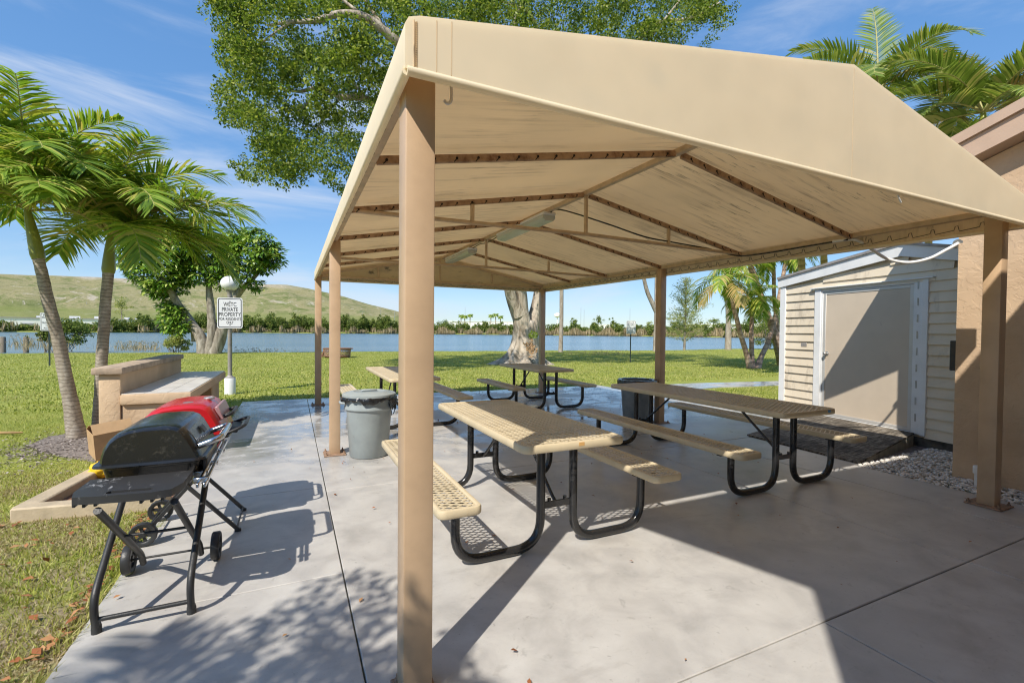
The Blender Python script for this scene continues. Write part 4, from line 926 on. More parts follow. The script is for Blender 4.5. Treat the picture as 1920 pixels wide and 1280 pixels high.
sob('hinge', bm, M['metal'], dr)
bm = bmesh.new(); lathe(bm, [(.032, 0), (.032, .008), (.013, .012), (.013, .035), (.027, .045), (.027, .065), (.015, .075)], (0, 0, 0), 16); bmesh.ops.transform(bm, matrix=Matrix.Translation((1.255, .012, 1.144)) @ Matrix.Rotation(-PI/2, 4, 'X'), verts=bm.verts); sob('knob', bm, M['metal'], dr, 60)
bm = bmesh.new(); box(bm, 1.62, 1.73, .02, .028, 1.24, 1.31, .003); sob('vent_plate', bm, M['greypost'], shed)
# plywood ramp
s = N('stained_plywood'); p_ = s.pos(); st = s.noise(s.map(p_, (2.2, 16, 1), (0, 0, -.12)), 2.2, 6, .75, .5); m2 = s.noise(p_, 2.1, 4, .6)
col = s.ramp(st, [(.36, (.035, .03, .025)), (.5, (.16, .135, .105)), (.62, (.34, .30, .25))]); col = s.mix(s.math('MULTIPLY', s.step(m2, .45, .65), .7), col, (.055, .048, .04))
s.fin(col, .85, 0, s.bump(st, .5, .012), .2); M['ply'] = s.m
t = thing('wooden_ramp', 'mildewed plywood ramp leading up to the shed door', 'ramp', (6.2, 2.0, 0))
q0, q1 = MS @ Vector((-.06, .045, .145)), MS @ Vector((1.40, .045, .145)); L0, L1 = Vector((5.30, 1.205, .012)), Vector((5.43, 2.72, .012))
bm = bmesh.new(); prism(bm, [q0, q1, L1, L0], (0, 0, -.02)); ob('deck', bm, M['ply'], t)
for a, b in ((L0, q0), (L1, q1)):
    bm = bmesh.new(); a2, b2 = a.lerp(b, .12), b; sd_ = Vector((0, .03 if a is L0 else -.03, 0)); prism(bm, [Vector((a2.x, a2.y, -.05))+sd_*.2, Vector((b2.x, b2.y, -.05))+sd_*.2, b2-Vector((0, 0, .022))+sd_*.2, a2-Vector((0, 0, .022))+sd_*.2], sd_)
    ob('stringer', bm, bpy.data.materials.get('grey_board') or simple('grey_board', (.33, .30, .25), .85, 0, .35, 9, .3, 30), t)

# ------------------------------------------------------------------ clubhouse: stucco wing on the right, its main block behind the camera
club = thing('clubhouse', 'tan stucco clubhouse with a sloping roof at the right edge', 'building', (5.72, .55, 0))
zr = lambda y: 3.577-.34*(y-.04)
WX, WY, MX, MY = 5.72, .55, -.83, -2.70
bm = bmesh.new(); prism(bm, [(WX, WY, -.1), (WX, WY, zr(WY)-.30), (WX, MY, zr(MY)-.30), (WX, MY, -.1)], (5.5, 0, 0)); ob('wing_wall', bm, M['stucco'], club)
bm = bmesh.new(); prism(bm, [(MX, MY-.001, -.1), (MX, MY-.001, zr(MY)-.30), (MX, -5, zr(-5)-.30), (MX, -9, zr(-5)-.5), (MX, -9, -.1)], (11.56, 0, 0)); ob('main_wall', bm, M['stucco'], club)
def roof(poly, t=.10, dz=0.): 
    a = [(x, y, zr(y)+dz) for x, y in poly]; bm = bmesh.new(); prism(bm, a, (0, 0, -t)); return bm
EY, EX = -1.286, -.91
LP = [(5.47, 1.35), (11.3, 1.35), (11.3, -5), (EX, -5), (EX, EY), (5.47, EY)]
ob('roof_edge', roof(LP), M['stucco_trim'], club)
ob('fascia', roof([(5.505, 1.31), (11.27, 1.31), (11.27, -4.95), (EX+.04, -4.95), (EX+.04, EY-.04), (5.505, EY-.04)], .19, -.102), M['stucco_trim'], club)
bm = bmesh.new(); prism(bm, [(EX, -5.01, zr(-5)), (EX, -9.6, zr(-5)-1.5), (EX, -9.6, zr(-5)-1.75), (EX, -5.01, zr(-5)-.28)], (11.7, 0, 0)); ob('rear_slope', bm, M['stucco_trim'], club)
bm = bmesh.new(); box(bm, 5.76, 5.86, .551, .615, 1.08, 1.39, .006); ob('meter_box', bm, M['plastic'], club)
bm = bmesh.new(); tube(bm, [(WX, .556, 2.385), (WX+.03, .556, 2.39)], .045, 10); ob('junction_box', bm, M['metal'], club)
t = bmesh.new(); lathe(t, [(.035, -.05), (.035, .10), (.047, .105), (.047, .17), (.04, .178)], (5.60, .30, 0), 18)
tag(ob('pipe_stub', t, M['white'], None, 50), 'short capped white pipe standing in the gravel by the wall', 'pipe')
# ------------------------------------------------------------------ palms
def feather_palm(name, label, cat, path, radii, shaft_top, shaft_r, fr, leafm, barkm='palm_bark', group=None, spear=True):
    """path: trunk points; shaft_top: where the smooth green crownshaft ends; fr: list of frond arguments"""
    t = thing(name, label, cat, tuple(path[0]), group)
    bm = bmesh.new(); P = spline(path, 7); R = np.interp(np.linspace(0, 1, len(P)), np.linspace(0, 1, len(radii)), radii)
    ph = random.random()*6
    tube(bm, P, [float(r*(1+.03*math.sin(i*2.3+ph))) for i, r in enumerate(R)], 18, rfun=lambda i, a: 1+.035*math.sin(3*a+i*.7)); ob('trunk', bm, M[barkm], t, 60)
    if shaft_r:
        a, b = Vector(path[-1]), Vector(shaft_top); bm = bmesh.new(); q = [a-(b-a)*.03, a.lerp(b, .12), a.lerp(b, .35), a.lerp(b, .7), b]
        tube(bm, spline(q, 4), [float(x) for x in np.interp(np.linspace(0, 1, 17), [0, .2, .5, .8, 1], [shaft_r*.98, shaft_r*1.12, shaft_r*1.0, shaft_r*.72, shaft_r*.5])], 14); ob('crownshaft', bm, M['shaft'], t, 60)
    for f in fr:
        L = Leaves(); mat = leafm if not f.pop('dry', False) else 'palm_dry'; frond(L, f.pop('base', shaft_top), **f); L.build('frond', [M[mat], M['rib']], t)
    return t
R_ = math.radians
def ring(n, el, length, droop, az0=0, **kw):
    return [dict(az=R_(az0+360*k/n+random.uniform(-9, 9)), el=R_(el+random.uniform(-6, 6)), length=length*random.uniform(.9, 1.08), droop=R_(droop+random.uniform(-10, 10)), **kw) for k in range(n)]
near = dict(pairs=66, leaf=.62, w=.033, vee=.5, sag=.38, jit=.24)
# azimuths count clockwise from +Y; +X is 90, the camera stands toward 150-170
A_T = Vector((-3.50, 6.2, 2.93))
fr = ring(8, 76, 1.75, 72, 20, **near) + ring(11, 50, 1.85, 92, 0, **near) + ring(3, 22, 1.7, 62, 40, **near)
feather_palm('christmas_palm', 'leaning ringed palm with a green crownshaft at the left edge', 'palm tree', [(-3.03, 6.22, -.12), (-3.05, 6.2, .12), (-3.11, 6.2, .55), (-3.21, 6.2, 1.25), (-3.335, 6.2, 1.94), (-3.40, 6.2, 2.34)], [.13, .10, .078, .068, .063, .058], A_T, .068, fr, 'palm_leaf')
B_T = Vector((-2.725, 6.4, 2.72))
fr = ring(8, 76, 1.75, 76, 10, **near) + ring(12, 50, 1.8, 98, 25, **near) + ring(3, 28, 1.7, 85, 80, **near) + [dict(az=R_(a_), el=R_(e_), length=l_, droop=R_(105), **near) for a_, e_, l_ in ((100, 30, 1.25), (150, 24, 1.4))] + [dict(az=R_(100), el=R_(44), length=2.0, droop=R_(72), **near), dict(az=R_(98), el=R_(24), length=1.75, droop=R_(100), **near), dict(az=R_(118), el=R_(42), length=2.1, droop=R_(85), **near)]
feather_palm('christmas_palm', 'straighter black streaked palm behind the stucco island', 'palm tree', [(-2.88, 6.42, -.12), (-2.875, 6.42, .1), (-2.85, 6.41, .6), (-2.82, 6.4, 1.2), (-2.775, 6.4, 1.9), (-2.75, 6.4, 2.22)], [.11, .076, .068, .066, .063, .062], B_T, .07, fr, 'palm_leaf')
# a palm and a shrub-like tree out of frame to the left: their shade lies on the near slab
C_T = Vector((-3.95, -2.91, 3.3))
feather_palm('christmas_palm', 'palm outside the frame that shades the near corner of the slab', 'palm tree', [(-4.4, -3.26, -.1), (-4.35, -3.21, .8), (-4.15, -3.06, 2.0), (-4.01, -2.96, 2.75)], [.17, .11, .095, .09], C_T, .1, ring(6, 55, 1.7, 85, 0, **near)+ring(6, 20, 1.9, 90, 30, **near), 'palm_leaf')
L = Leaves()
for _ in range(26): clump(L, (random.gauss(-2.89, .27), random.gauss(-1.86, .28), random.gauss(3.4, .2)), random.uniform(.18, .34), 75, .075, .55)
t = thing('broadleaf_shrub', 'small leafy tree outside the frame whose shade dapples the post foot', 'tree', (-2.9, -2.2, 0)); L.build('crown', M['ficus_leaf'], t)
bm = bmesh.new(); tube(bm, spline([(-2.9, -2.2, -.1), (-2.92, -2.1, 1.4), (-2.8, -1.75, 3.2)], 6), [.07]*6+[.045]*6+[.02], 8)
for q in ((-2.4, -1.5, 3.6), (-3.1, -1.4, 3.7), (-2.6, -1.9, 3.6)): tube(bm, spline([(-2.9, -2.05, 1.9), ((-2.9+q[0])/2, (-2.05+q[1])/2, 2.7), q], 5), [.035, .03, .028, .025, .022, .02, .018, .015, .012, .01, .008], 6)
ob('trunk', bm, M['tree_bark'], t, 60)

# palms to the right of the lawn
mid = dict(pairs=24, leaf=.55, w=.055, vee=.3, sag=.6)
def far_palm(path, rad, label, group, crown_el=((5, 58, 85), (7, 22, 95), (5, -12, 60)), length=1.7, leafm='palm_leaf', bark='pink_bark', shaft=.08, par=mid, dry=0, name='christmas_palm'):
    p = [Vector(q) for q in path]; d = (p[-1]-p[-2]).normalized(); top = p[-1]+d*.75; fr = []
    for n, el, dr in crown_el: fr += ring(n, el, length, dr, random.uniform(0, 360), **par)
    for k in range(dry): fr[-1-k]['dry'] = True
    return feather_palm(name, label, 'palm tree', path, rad, top, shaft, fr, leafm, bark, group)
far_palm([(17.45, 11.9, -.1), (17.2, 11.9, .5), (16.75, 11.9, 1.5), (16.35, 11.9, 2.5), (16.2, 11.9, 3.0)], [.16, .11, .10, .09, .085], 'left stem of three slim palms sprouting from one spot on the lawn', 'triple palm stems', dry=2, length=1.9)
far_palm([(17.6, 11.95, -.1), (17.55, 11.95, .6), (17.5, 11.95, 1.5), (17.52, 11.95, 2.2)], [.15, .10, .09, .085], 'upright middle stem of three slim palms sprouting from one spot', 'triple palm stems', length=1.4)
far_palm([(17.75, 11.85, -.1), (18.05, 11.85, .5), (18.5, 11.85, 1.2), (18.95, 11.85, 2.4), (19.5, 11.85, 4.6)], [.16, .11, .10, .09, .08], 'right stem of three slim palms, curving toward the shed', 'triple palm stems', length=1.6)
far_palm([(20.75, 12.5, -.1), (20.0, 12.5, 1.2), (19.2, 12.5, 2.5), (18.35, 12.5, 4.0), (17.75, 12.5, 5.2)], [.19, .15, .14, .13, .12], 'thick pinkish palm trunk leaning left beside the shed', None, length=2.0, shaft=.12)
far_palm([(20.9, 12.9, -.1), (20.4, 12.9, 1.2), (19.6, 12.9, 2.7), (18.9, 12.9, 4.0), (18.4, 12.9, 5.2)], [.17, .13, .12, .115, .11], 'golden ringed palm trunk leaning left beside the shed', None, length=2.0, bark='gold_bark', shaft=.11)
far_palm([(21.6, 13.4, -.1), (21.3, 13.4, 1.6), (21.0, 13.4, 3.2), (20.9, 13.4, 4.6)], [.14, .10, .09, .09], 'dark stemmed palm right behind the shed eave', None, length=2.0)
for q in (at(1502, 470, 15.2), at(1545, 455, 15.6)):
    far_palm([(q.x+.4, q.y, -.1), (q.x+.2, q.y, 2.), (q.x, q.y, 4.2), (q.x-.1, q.y, 5.2)], [.14, .11, .10, .10], 'golden areca stem rising behind the left end of the shed roof', 'areca stems behind the shed', length=1.9, bark='gold_bark', shaft=.09, name='areca_palm')
# arecas towering over the canopy
arc = dict(pairs=50, leaf=.66, w=.05, vee=.5, sag=.28, jit=.06)
def areca(base, top, fr, label):
    return feather_palm('areca_palm', label, 'palm tree', [base, tuple(Vector(base).lerp(Vector(top), .5)+Vector((.1, 0, 0))), top], [.11, .085, .075], Vector(top)+Vector((0, 0, .55)), .085, fr, 'areca_leaf', 'gold_bark')
ta = at(1645, 225, 11.5)
lr = math.degrees(YAW)
def sc(scr, el, length, droop, **kw):
    """frond heading SCR degrees round from screen right (0 right, 90 away, 180 left, -90 toward the lens)"""
    d = dict(arc); d.update(kw); return dict(az=R_(90+lr-scr), el=R_(el), length=length, droop=R_(droop), **d)
areca((ta.x+.2, ta.y+.1, -.1), tuple(ta), [sc(12, 70, 3.0, 95), sc(0, 56, 2.7, 120), sc(-30, 45, 2.4, 130, dry=True), sc(185, 50, 2.7, 90), sc(172, 36, 2.5, 80), sc(160, 72, 2.6, 80), sc(90, 60, 3, 100), sc(-80, 55, 2.4, 110), sc(200, 10, 2.2, 80), sc(-50, 25, 2.3, 100), sc(60, 84, 3.2, 40), sc(-60, -10, 2.0, 60, dry=True), sc(230, 30, 2.2, 90)], 'tall areca palm with arching fronds above the canopy peak')
tb = at(1842, 262, 9.6)
areca((tb.x+.2, tb.y+.1, -.1), tuple(tb), [sc(5, 62, 2.5, 85), sc(140, 58, 2.4, 90), sc(-10, 48, 2.5, 90), sc(80, 50, 2.4, 80), sc(-90, 45, 2.2, 90), sc(25, 50, 2.6, 90), sc(170, 66, 2.3, 75), sc(165, 40, 2.3, 85), sc(90, 75, 2.2, 60), sc(-70, 60, 2.0, 90), sc(190, 18, 2.1, 80), sc(-20, 30, 2.3, 90), sc(10, 20, 2.3, 80, dry=True), sc(150, 5, 2.0, 70), sc(-110, 15, 2.0, 80), sc(-60, 35, 2.0, 90, dry=True), sc(60, 40, 2.4, 80), sc(200, 45, 2.0, 80)], 'fuller areca palm above the clubhouse roof edge')
tcq = at(1742, 318, 12.6)
areca((tcq.x+.2, tcq.y+.1, -.1), tuple(tcq), [sc(a, e, 2.2, 90, dry=(i % 3 == 0)) for i, (a, e) in enumerate(((0, 50), (40, 30), (80, 60), (130, 40), (175, 55), (200, 20), (240, 40), (-60, 30), (-30, 60), (-15, 15), (160, 0), (20, 0)))], 'low shaggy areca palm between two taller ones behind the canopy')

# ------------------------------------------------------------------ ficus
fic = thing('ficus_tree', 'massive pale ficus tree with flared roots spreading over the canopy', 'tree', (9.2, 17.4, 0))
bm = bmesh.new(); FC = Vector((9.25, 17.4, 0))
lob = [random.uniform(0, 6.28) for _ in range(4)]
def flare(i, a): k = max(0, 1-i/7.)**1.5; return 1+k*(.30*abs(math.sin(3.5*a+.4))+.16*math.sin(9*a+1))+.05*math.sin(5*a+lob[0]+i*.25)+.05*math.sin(11*a+i*.2)
zs = [-.15, .05, .2, .4, .65, .95, 1.25, 1.55, 1.8, 2.0]; rs = [1.30, 1.10, .92, .80, .70, .62, .57, .55, .50, .40]
tube(bm, [FC+Vector((.10*min(1, z/2), 0, z)) for z in zs], rs, 54, rfun=flare)
def limb(P, r0, r1, n=14): q = spline(P, 6); tube(bm, q, [float(x) for x in np.linspace(r0, r1, len(q))], n, rfun=lambda i, a: 1+.07*math.sin(3*a+i*.3)+.04*math.sin(7*a))
limb([(9.2, 17.35, 1.3), (9.02, 17.3, 2.3), (8.86, 17.2, 3.3), (8.3, 16.9, 4.8), (7.6, 16.2, 6.4), (6.9, 15.4, 8.4)], .44, .2)
limb([(8.9, 17.2, 2.2), (8.45, 17.1, 3.1), (7.8, 16.8, 4.4), (6.6, 16.2, 5.8), (4.6, 15.6, 7.2)], .30, .12)
limb([(9.5, 17.5, 1.4), (9.86, 17.5, 2.2), (10.02, 17.4, 3.2), (10.25, 17.4, 5.2), (10.8, 17.6, 7.5), (11.3, 17.2, 9.5)], .36, .16)
limb([(9.2, 17.6, 1.7), (8.85, 18.2, 3.6), (9.2, 18.8, 5.5), (10.2, 19.8, 8.0)], .32, .15)
def br(px, r0, r1): limb([at(*q) for q in px], r0, r1, 8)
br([(905, 330, 17.5), (800, 130, 15.5), (742, 78, 14.5), (690, 36, 14), (640, 26, 13.7), (590, 40, 13.5), (545, 42, 13.3), (500, 48, 13.2)], .2, .03)
br([(742, 78, 14.5), (715, 45, 14.3), (690, 8, 14.2), (660, -40, 14)], .08, .03); br([(690, 36, 14), (655, 10, 13.9), (620, -20, 13.8)], .07, .03)
br([(545, 42, 13.3), (515, 62, 13.2), (490, 82, 13.1)], .04, .015)
br([(880, 380, 17.5), (780, 240, 16), (690, 188, 15), (640, 182, 14.7), (600, 165, 14.4), (560, 172, 14.2), (520, 165, 14)], .15, .025)
br([(600, 165, 14.4), (570, 200, 14.3), (540, 225, 14.2)], .04, .012); br([(640, 182, 14.7), (610, 215, 14.5), (590, 250, 14.4)], .05, .014); br([(690, 188, 15), (660, 150, 14.8), (655, 120, 14.7)], .05, .015)
br([(985, 200, 18), (965, 60, 17.5), (975, 10, 17.2), (980, -60, 17)], .12, .05); br([(1060, 200, 18), (1010, 60, 17), (985, 20, 16.5), (930, 0, 16)], .09, .03)
br([(1120, 220, 18), (1210, 60, 17), (1290, 35, 16.5), (1350, 5, 16.2)], .11, .03); br([(1180, 120, 17.5), (1260, 20, 17), (1300, -30, 16.8)], .06, .03)
ob('trunk', bm, M['ficus_bark'], fic, 70)
POL = [(365, -60), (365, 0), (392, 40), (412, 75), (405, 140), (398, 180), (425, 225), (462, 240), (468, 285), (425, 310), (470, 340), (525, 368), (560, 345), (580, 322), (622, 350), (650, 372), (675, 300), (720, 190), (765, 60), (900, 130), (1200, 130), (1330, 95), (1345, 68), (1372, 48), (1385, 0), (1385, -60)]
GAPS = [(385, 200, 26), (440, 258, 16), (640, 330, 14), (585, 172, 16), (640, 190, 12), (545, 160, 12), (700, 60, 12), (455, 180, 10), (1065, 8, 12), (600, 235, 14), (520, 95, 9), (630, 250, 12), (470, 30, 10), (555, 250, 10), (1330, 55, 10), (610, 60, 8)]
L = Leaves(); n = 0
while n < 680:
    x, y = random.uniform(360, 1390), random.uniform(-60, 378)
    if not inside(x, y, POL): continue
    if any(math.hypot(x-a, y-b) < r for a, b, r in GAPS): continue
    dep = random.uniform(12.5, 17.5) if x < 780 else random.uniform(14.5, 19.5)
    edge = not all(inside(x+dx, y+dy, POL) for dx, dy in ((22, 0), (-22, 0), (0, 22), (0, -22)))
    r = random.uniform(.15, .34) if edge else random.uniform(.24, .62)
    clump(L, tuple(at(x, y, dep)), r, int(64*(r/.25)**1.9), random.choice((.085, .1, .12)), .55, hollow=.3, squash=(1.15, 1.15, .62), flat=.6); n += 1
for _ in range(150):                                          # the rest of the crown, above the frame and over the canopy
    a, rr = random.uniform(0, 6.28), 6.5*math.sqrt(random.random()); c = (9.5+rr*math.cos(a)*1.15, 17.5+rr*math.sin(a)*.8, random.uniform(7.6, 11.5))
    clump(L, c, random.uniform(.55, .95), 150, .16, .55, hollow=.4)
L.build('crown', M['ficus_leaf'], fic)
L = Leaves(); clump(L, tuple(at(1000, 627, 20.0)), .22, 70, .13, .6); L.build('sprout', leaf_mat('sprout_leaf', [(0, (.14, .22, .03)), (1, (.35, .42, .08))], .3), fic)
bm = bmesh.new()
for _ in range(30):
    q = at(random.gauss(998, 4.5), random.gauss(655, 7), 19.95); bar(bm, q, q+Vector((random.uniform(-.14, .14), .1, random.uniform(-.22, .22))), .07, .06)
ob('rotten_hollow', bm, simple('rotten_wood', (.36, .23, .13), .9, 0, .4, 9, .4, 30), fic)

# ------------------------------------------------------------------ umbrella tree by the shore
ut = thing('umbrella_tree', 'rounded dark green umbrella tree with forked grey trunks on the shore', 'tree', (-5.3, 32.1, 0)); DU = 28.4
bm = bmesh.new()
def ub(px, r0, r1): q = spline([at(x, y, d) for x, y, d in px], 5); tube(bm, q, [float(v)*.76 for v in np.linspace(r0, r1, len(q))], 9, rfun=lambda i, a: 1+.12*math.sin(3*a+i))
ub([(382, 668, DU), (375, 630, DU), (350, 595, DU), (325, 555, DU-.5), (305, 520, DU-1), (290, 480, DU-1)], .46, .12)
ub([(392, 668, DU), (398, 620, DU), (394, 570, DU), (388, 520, DU), (360, 470, DU)], .42, .12)
ub([(402, 668, DU), (415, 625, DU), (428, 590, DU), (440, 560, DU), (462, 535, DU), (490, 505, DU)], .48, .12)
ub([(440, 560, DU), (445, 530, DU), (440, 490, DU)], .2, .1); ub([(325, 555, DU), (332, 520, DU), (340, 470, DU)], .2, .1); ub([(366, 640, DU+.5), (358, 600, DU+.5), (330, 590, DU)], .25, .1)
ob('trunk', bm, M['tree_bark'], ut, 60)
L = Leaves()
MASS = [(300, 490, 62, 60), (250, 480, 30, 42), (345, 450, 55, 42), (270, 450, 38, 30), (330, 520, 30, 30), (400, 480, 40, 40), (470, 470, 52, 42), (505, 485, 30, 28), (440, 450, 34, 24), (450, 510, 38, 25), (322, 592, 24, 32), (335, 610, 20, 18), (312, 575, 15, 18), (478, 535, 14, 12), (280, 530, 25, 18), (362, 505, 34, 30), (408, 515, 26, 24), (300, 545, 26, 16), (425, 470, 30, 30)]
for cx, cy, rx, ry in MASS:
    for _ in range(int(rx*ry/11)):
        a = random.random()*6.28; rr = random.random()**.5; dz = math.sqrt(max(0, 1-rr*rr))
        c = at(cx+rx*rr*math.cos(a), cy+ry*rr*math.sin(a), DU+random.choice((-1, -1, -1, 1))*dz*rx/31*random.uniform(.6, 1))
        up = Vector((random.gauss(0, .5), random.gauss(-.35, .4), 1)).normalized(); u = up.orthogonal().normalized(); v = up.cross(u); ph = random.random()
        T = [];  
        for k in range(8):
            d = u*math.cos(2*PI*(k+ph)/8)+v*math.sin(2*PI*(k+ph)/8); T.append((d-up*.25).normalized())
        T = np.array([tuple(q) for q in T]); sz = random.uniform(.30, .44)
        Vv, Ff = leaf_quads(np.array(tuple(c))+T*sz*.62, sz, .42, flat=2.5, tdir=T); L.add(Vv, Ff)
L.build('crown', M['umbrella_leaf'], ut)

# ------------------------------------------------------------------ slender trees on the right shore
def pole_tree(px0, px1, r0, r1, label, depth):
    t = thing('tall_palm', label, 'palm tree', tuple(at(*px0, depth)*1)); b = at(*px0, depth); b.z = -.1; p = at(*px1, depth)
    bm = bmesh.new(); top = p+(p-b)*.75; tube(bm, spline([b, b.lerp(p, .06), b.lerp(p, .5)+Vector((.03, 0, 0)), p, top], 5), [float(v) for v in np.interp(np.linspace(0, 1, 21), [0, .08, .4, 1], [r0*1.5, r0, r1, r1])], 12); ob('trunk', bm, M['palm_bark'], t, 60)
    for f in ring(12, 25, 2.3, 95, 0, pairs=20, leaf=.7, w=.08, vee=.3, sag=.5): L = Leaves(); frond(L, top, **f); L.build('frond', [M['palm_leaf'], M['rib']], t)
    return t
pole_tree((1051, 656), (1053, 540), .20, .155, 'tall straight bare palm trunk right of the big ficus', 35.4)
pt = pole_tree((1229, 655), (1232, 520), .22, .19, 'tall bare trunk hidden partly by the right middle post', 38.5)
bm = bmesh.new(); q = spline([at(1231, 585, 38.5), at(1222, 566, 38.4), at(1213, 545, 38.3), at(1206, 515, 38.2), at(1202, 490, 38.1)], 4); tube(bm, q, [float(v) for v in np.linspace(.2, .13, len(q))], 8); ob('side_branch', bm, M['tree_bark'], pt, 60)
def pine(base, H, W, label, lean=0):
    t = thing('pine_tree', label, 'pine tree', tuple(base)); L = Leaves(); bm = bmesh.new(); b = Vector(base)
    tube(bm, [b-Vector((0, 0, .1)), b+Vector((.1, 0, H*.5)), b+Vector((.05, 0, H))], [.12, .07, .015], 8); ob('trunk', bm, M['tree_bark'], t, 60)
    bb = bmesh.new()
    for k in range(46):
        u = (k+.5)/46; z = H*(.10+.88*u); a = k*2.399; ln = W*(1-u)**.75*random.uniform(.55, 1.15)+.25
        p0 = b+Vector((.1*u, 0, z)); p1 = p0+Vector((math.cos(a)*ln, math.sin(a)*ln, ln*random.uniform(.15, .75)))
        tube(bb, [p0, p0.lerp(p1, .5)-Vector((0, 0, .05)), p1], [.025, .018, .006], 5)
        nn = int(34+ln*55); s_ = rng.random(nn)[:, None]; C = np.array(tuple(p0))*(1-s_)+np.array(tuple(p1))*s_; C += rng.normal(size=(nn, 3))*(.08+.12*s_)
        T = np.array(tuple((p1-p0).normalized()))+rng.normal(size=(nn, 3))*.55; T /= np.linalg.norm(T, axis=1, keepdims=True)
        L.add(*leaf_quads(C, .28*(.6+.8*rng.random(nn)), .14, tdir=T))
    ob('branches', bb, M['tree_bark'], t); L.build('crown', M['pine_leaf'], t); return t
b = at(1283, 655, 42.5); pine((b.x, b.y, 0), 6.6, 2.3, 'feathery young pine with loose boughs at the lake edge')
b = at(1215, 655, 44); 
t = thing('bare_trunk', 'pale bare trunk standing in the lake edge behind the triple palms', 'tree', tuple(at(1365, 655, 44))); bm = bmesh.new(); q0 = at(1365, 656, 44); q0.z = -.2; tube(bm, [q0, at(1366, 600, 44), at(1364, 560, 44), at(1372, 500, 44)], [.32, .24, .22, .2], 10); ob('trunk', bm, M['palm_bark'], t, 60)
for f in ring(10, 10, 2.4, 90, 0, pairs=18, leaf=.8, w=.09, vee=.2, sag=.7): L = Leaves(); frond(L, at(1372, 500, 44), **f); L.build('frond', [M['palm_leaf'], M['rib']], t)
def bush(px, py, depth, rx, rz, label, mat='mangrove', n=26, leaf=.14, name='shore_bush', stems=True):
    c = at(px, py, depth); t = thing(name, label, 'bush', (c.x, c.y, 0)); L = Leaves()
    for _ in range(n):
        a = random.random()*6.28; rr = random.random()**.5; zz = random.random()
        clump(L, (c.x+rx*rr*math.cos(a)*(1-.4*zz), c.y+rx*.6*rr*math.sin(a), rz*(.15+.8*zz)), random.uniform(.24, .46)*min(rx, 1.4), 130, leaf, .55, hollow=.2)
    L.build('foliage', M[mat], t)
    if stems:
        bm = bmesh.new()
        for _ in range(14): bar(bm, (c.x+random.uniform(-.3, .3)*rx, c.y, -.35), (c.x+random.uniform(-.8, .8)*rx, c.y+random.uniform(-.3, .3), rz*random.uniform(.5, .9)), .03, .03)
        ob('stems', bm, M['tree_bark'], t)
    return t
bush(128, 655, 33.5, 1.55, 2.0, 'round green bush growing in the water behind the leaning palm', n=34)
bush(90, 656, 33.2, .8, 1.6, 'narrow green bush left of the round shore bush', n=16)
bush(330, 656, 31, .9, .95, 'dry yellowish shore plant below the umbrella tree', n=14, mat='pine_leaf')
bush(1440, 655, 46, 2.2, 3.3, 'mangrove bush at the water line beside the shed', n=34)
bush(1478, 655, 47, 2.4, 4.2, 'taller mangrove bush mostly hidden by the shed', n=30)
# dry weeds along the bank
L = Leaves()
for _ in range(900):
    x = random.choice((random.gauss(60, 26), random.uniform(215, 300), random.gauss(255, 20), random.gauss(470, 35), random.gauss(1130, 30), random.uniform(0, 560))); d = random.uniform(30.5, 32.5)
    p = at(x, 660, d); h_ = random.uniform(.25, 1.0)*(1.2 if x < 110 else .8 if x < 330 else .42)
    a = np.array([[p.x, p.y, LZ-.1+h_*.5]]); T = np.array([[random.gauss(0, .22), random.gauss(0, .2), 1]]); T /= np.linalg.norm(T)
    L.add(*leaf_quads(a, h_, .035, tdir=T))
    if random.random() < .5: clump(L, (p.x+T[0][0]*h_*.5, p.y, LZ-.1+h_*.95), .07, 7, .06, .5)
tag(L.build('shore_weeds', M['reed']), 'dry weeds along the near bank of the lake', 'weeds', kind='stuff')
for x, lab in ((6, 'weathered wooden post at the water, left of a leafy one'), (49, 'weathered wooden post wrapped in leaves at the water')):
    p = at(x, 660, 33); t = thing('mooring_post', lab, 'post', (p.x, p.y, 0)); bm = bmesh.new(); lathe(bm, [(.155, -.6), (.15, .75), (.12, .80)], (p.x, p.y, 0), 12); ob('timber', bm, M['wood'], t, 50)
    if x > 20: L = Leaves(); [clump(L, (p.x, p.y, z), .17, 26, .12, .6) for z in (.25, .5, .75)]; L.build('creeper', M['mangrove'], t)

# ------------------------------------------------------------------ far shore
L = Leaves(); W = Leaves(); a = -32.0
while a < 66:
    f_ = far(a); base = .5
    hgt = np.interp(a, [-32, -23.5, -22.5, -20, -19.5, -14, -12, 11, 14, 20, 26, 34, 44, 52, 66], [6, 5, 3.2, 1.0, 1.5, 5.5, 8.5, 9.5, 8.0, 6.5, 6.3, 6.0, 6, 6.5, 6])
    dens = np.interp(a, [-32, -20.6, -20.5, -18.5, -18.4, 66], [1, 1, .12, .12, 1, 1])
    for _ in range(7):
        if random.random() > dens: continue
        h_ = hgt*random.uniform(.4, 1.25)*(1+.18*math.sin(a*2.7)+.12*math.sin(a*6.1)); x, y, _z = pol(a+random.uniform(-.3, .3), f_+random.uniform(0, 14)); r = random.uniform(1.1, 2.3)
        for k in range(max(2, int(h_/1.6))): clump(L, (x+random.uniform(-1.4, 1.4), y+random.uniform(-1, 1), base+h_*(.12+.8*(k+.5)/max(2, int(h_/1.6)))), r*random.uniform(.7, 1.1), 44, .8, .65, hollow=.3)
    a += .36*300/f_
tag(L.build('mangrove_thicket', M['mangrove']), 'low green mangrove thicket along the far shore of the lake', 'mangroves', kind='stuff')
a = -30.0
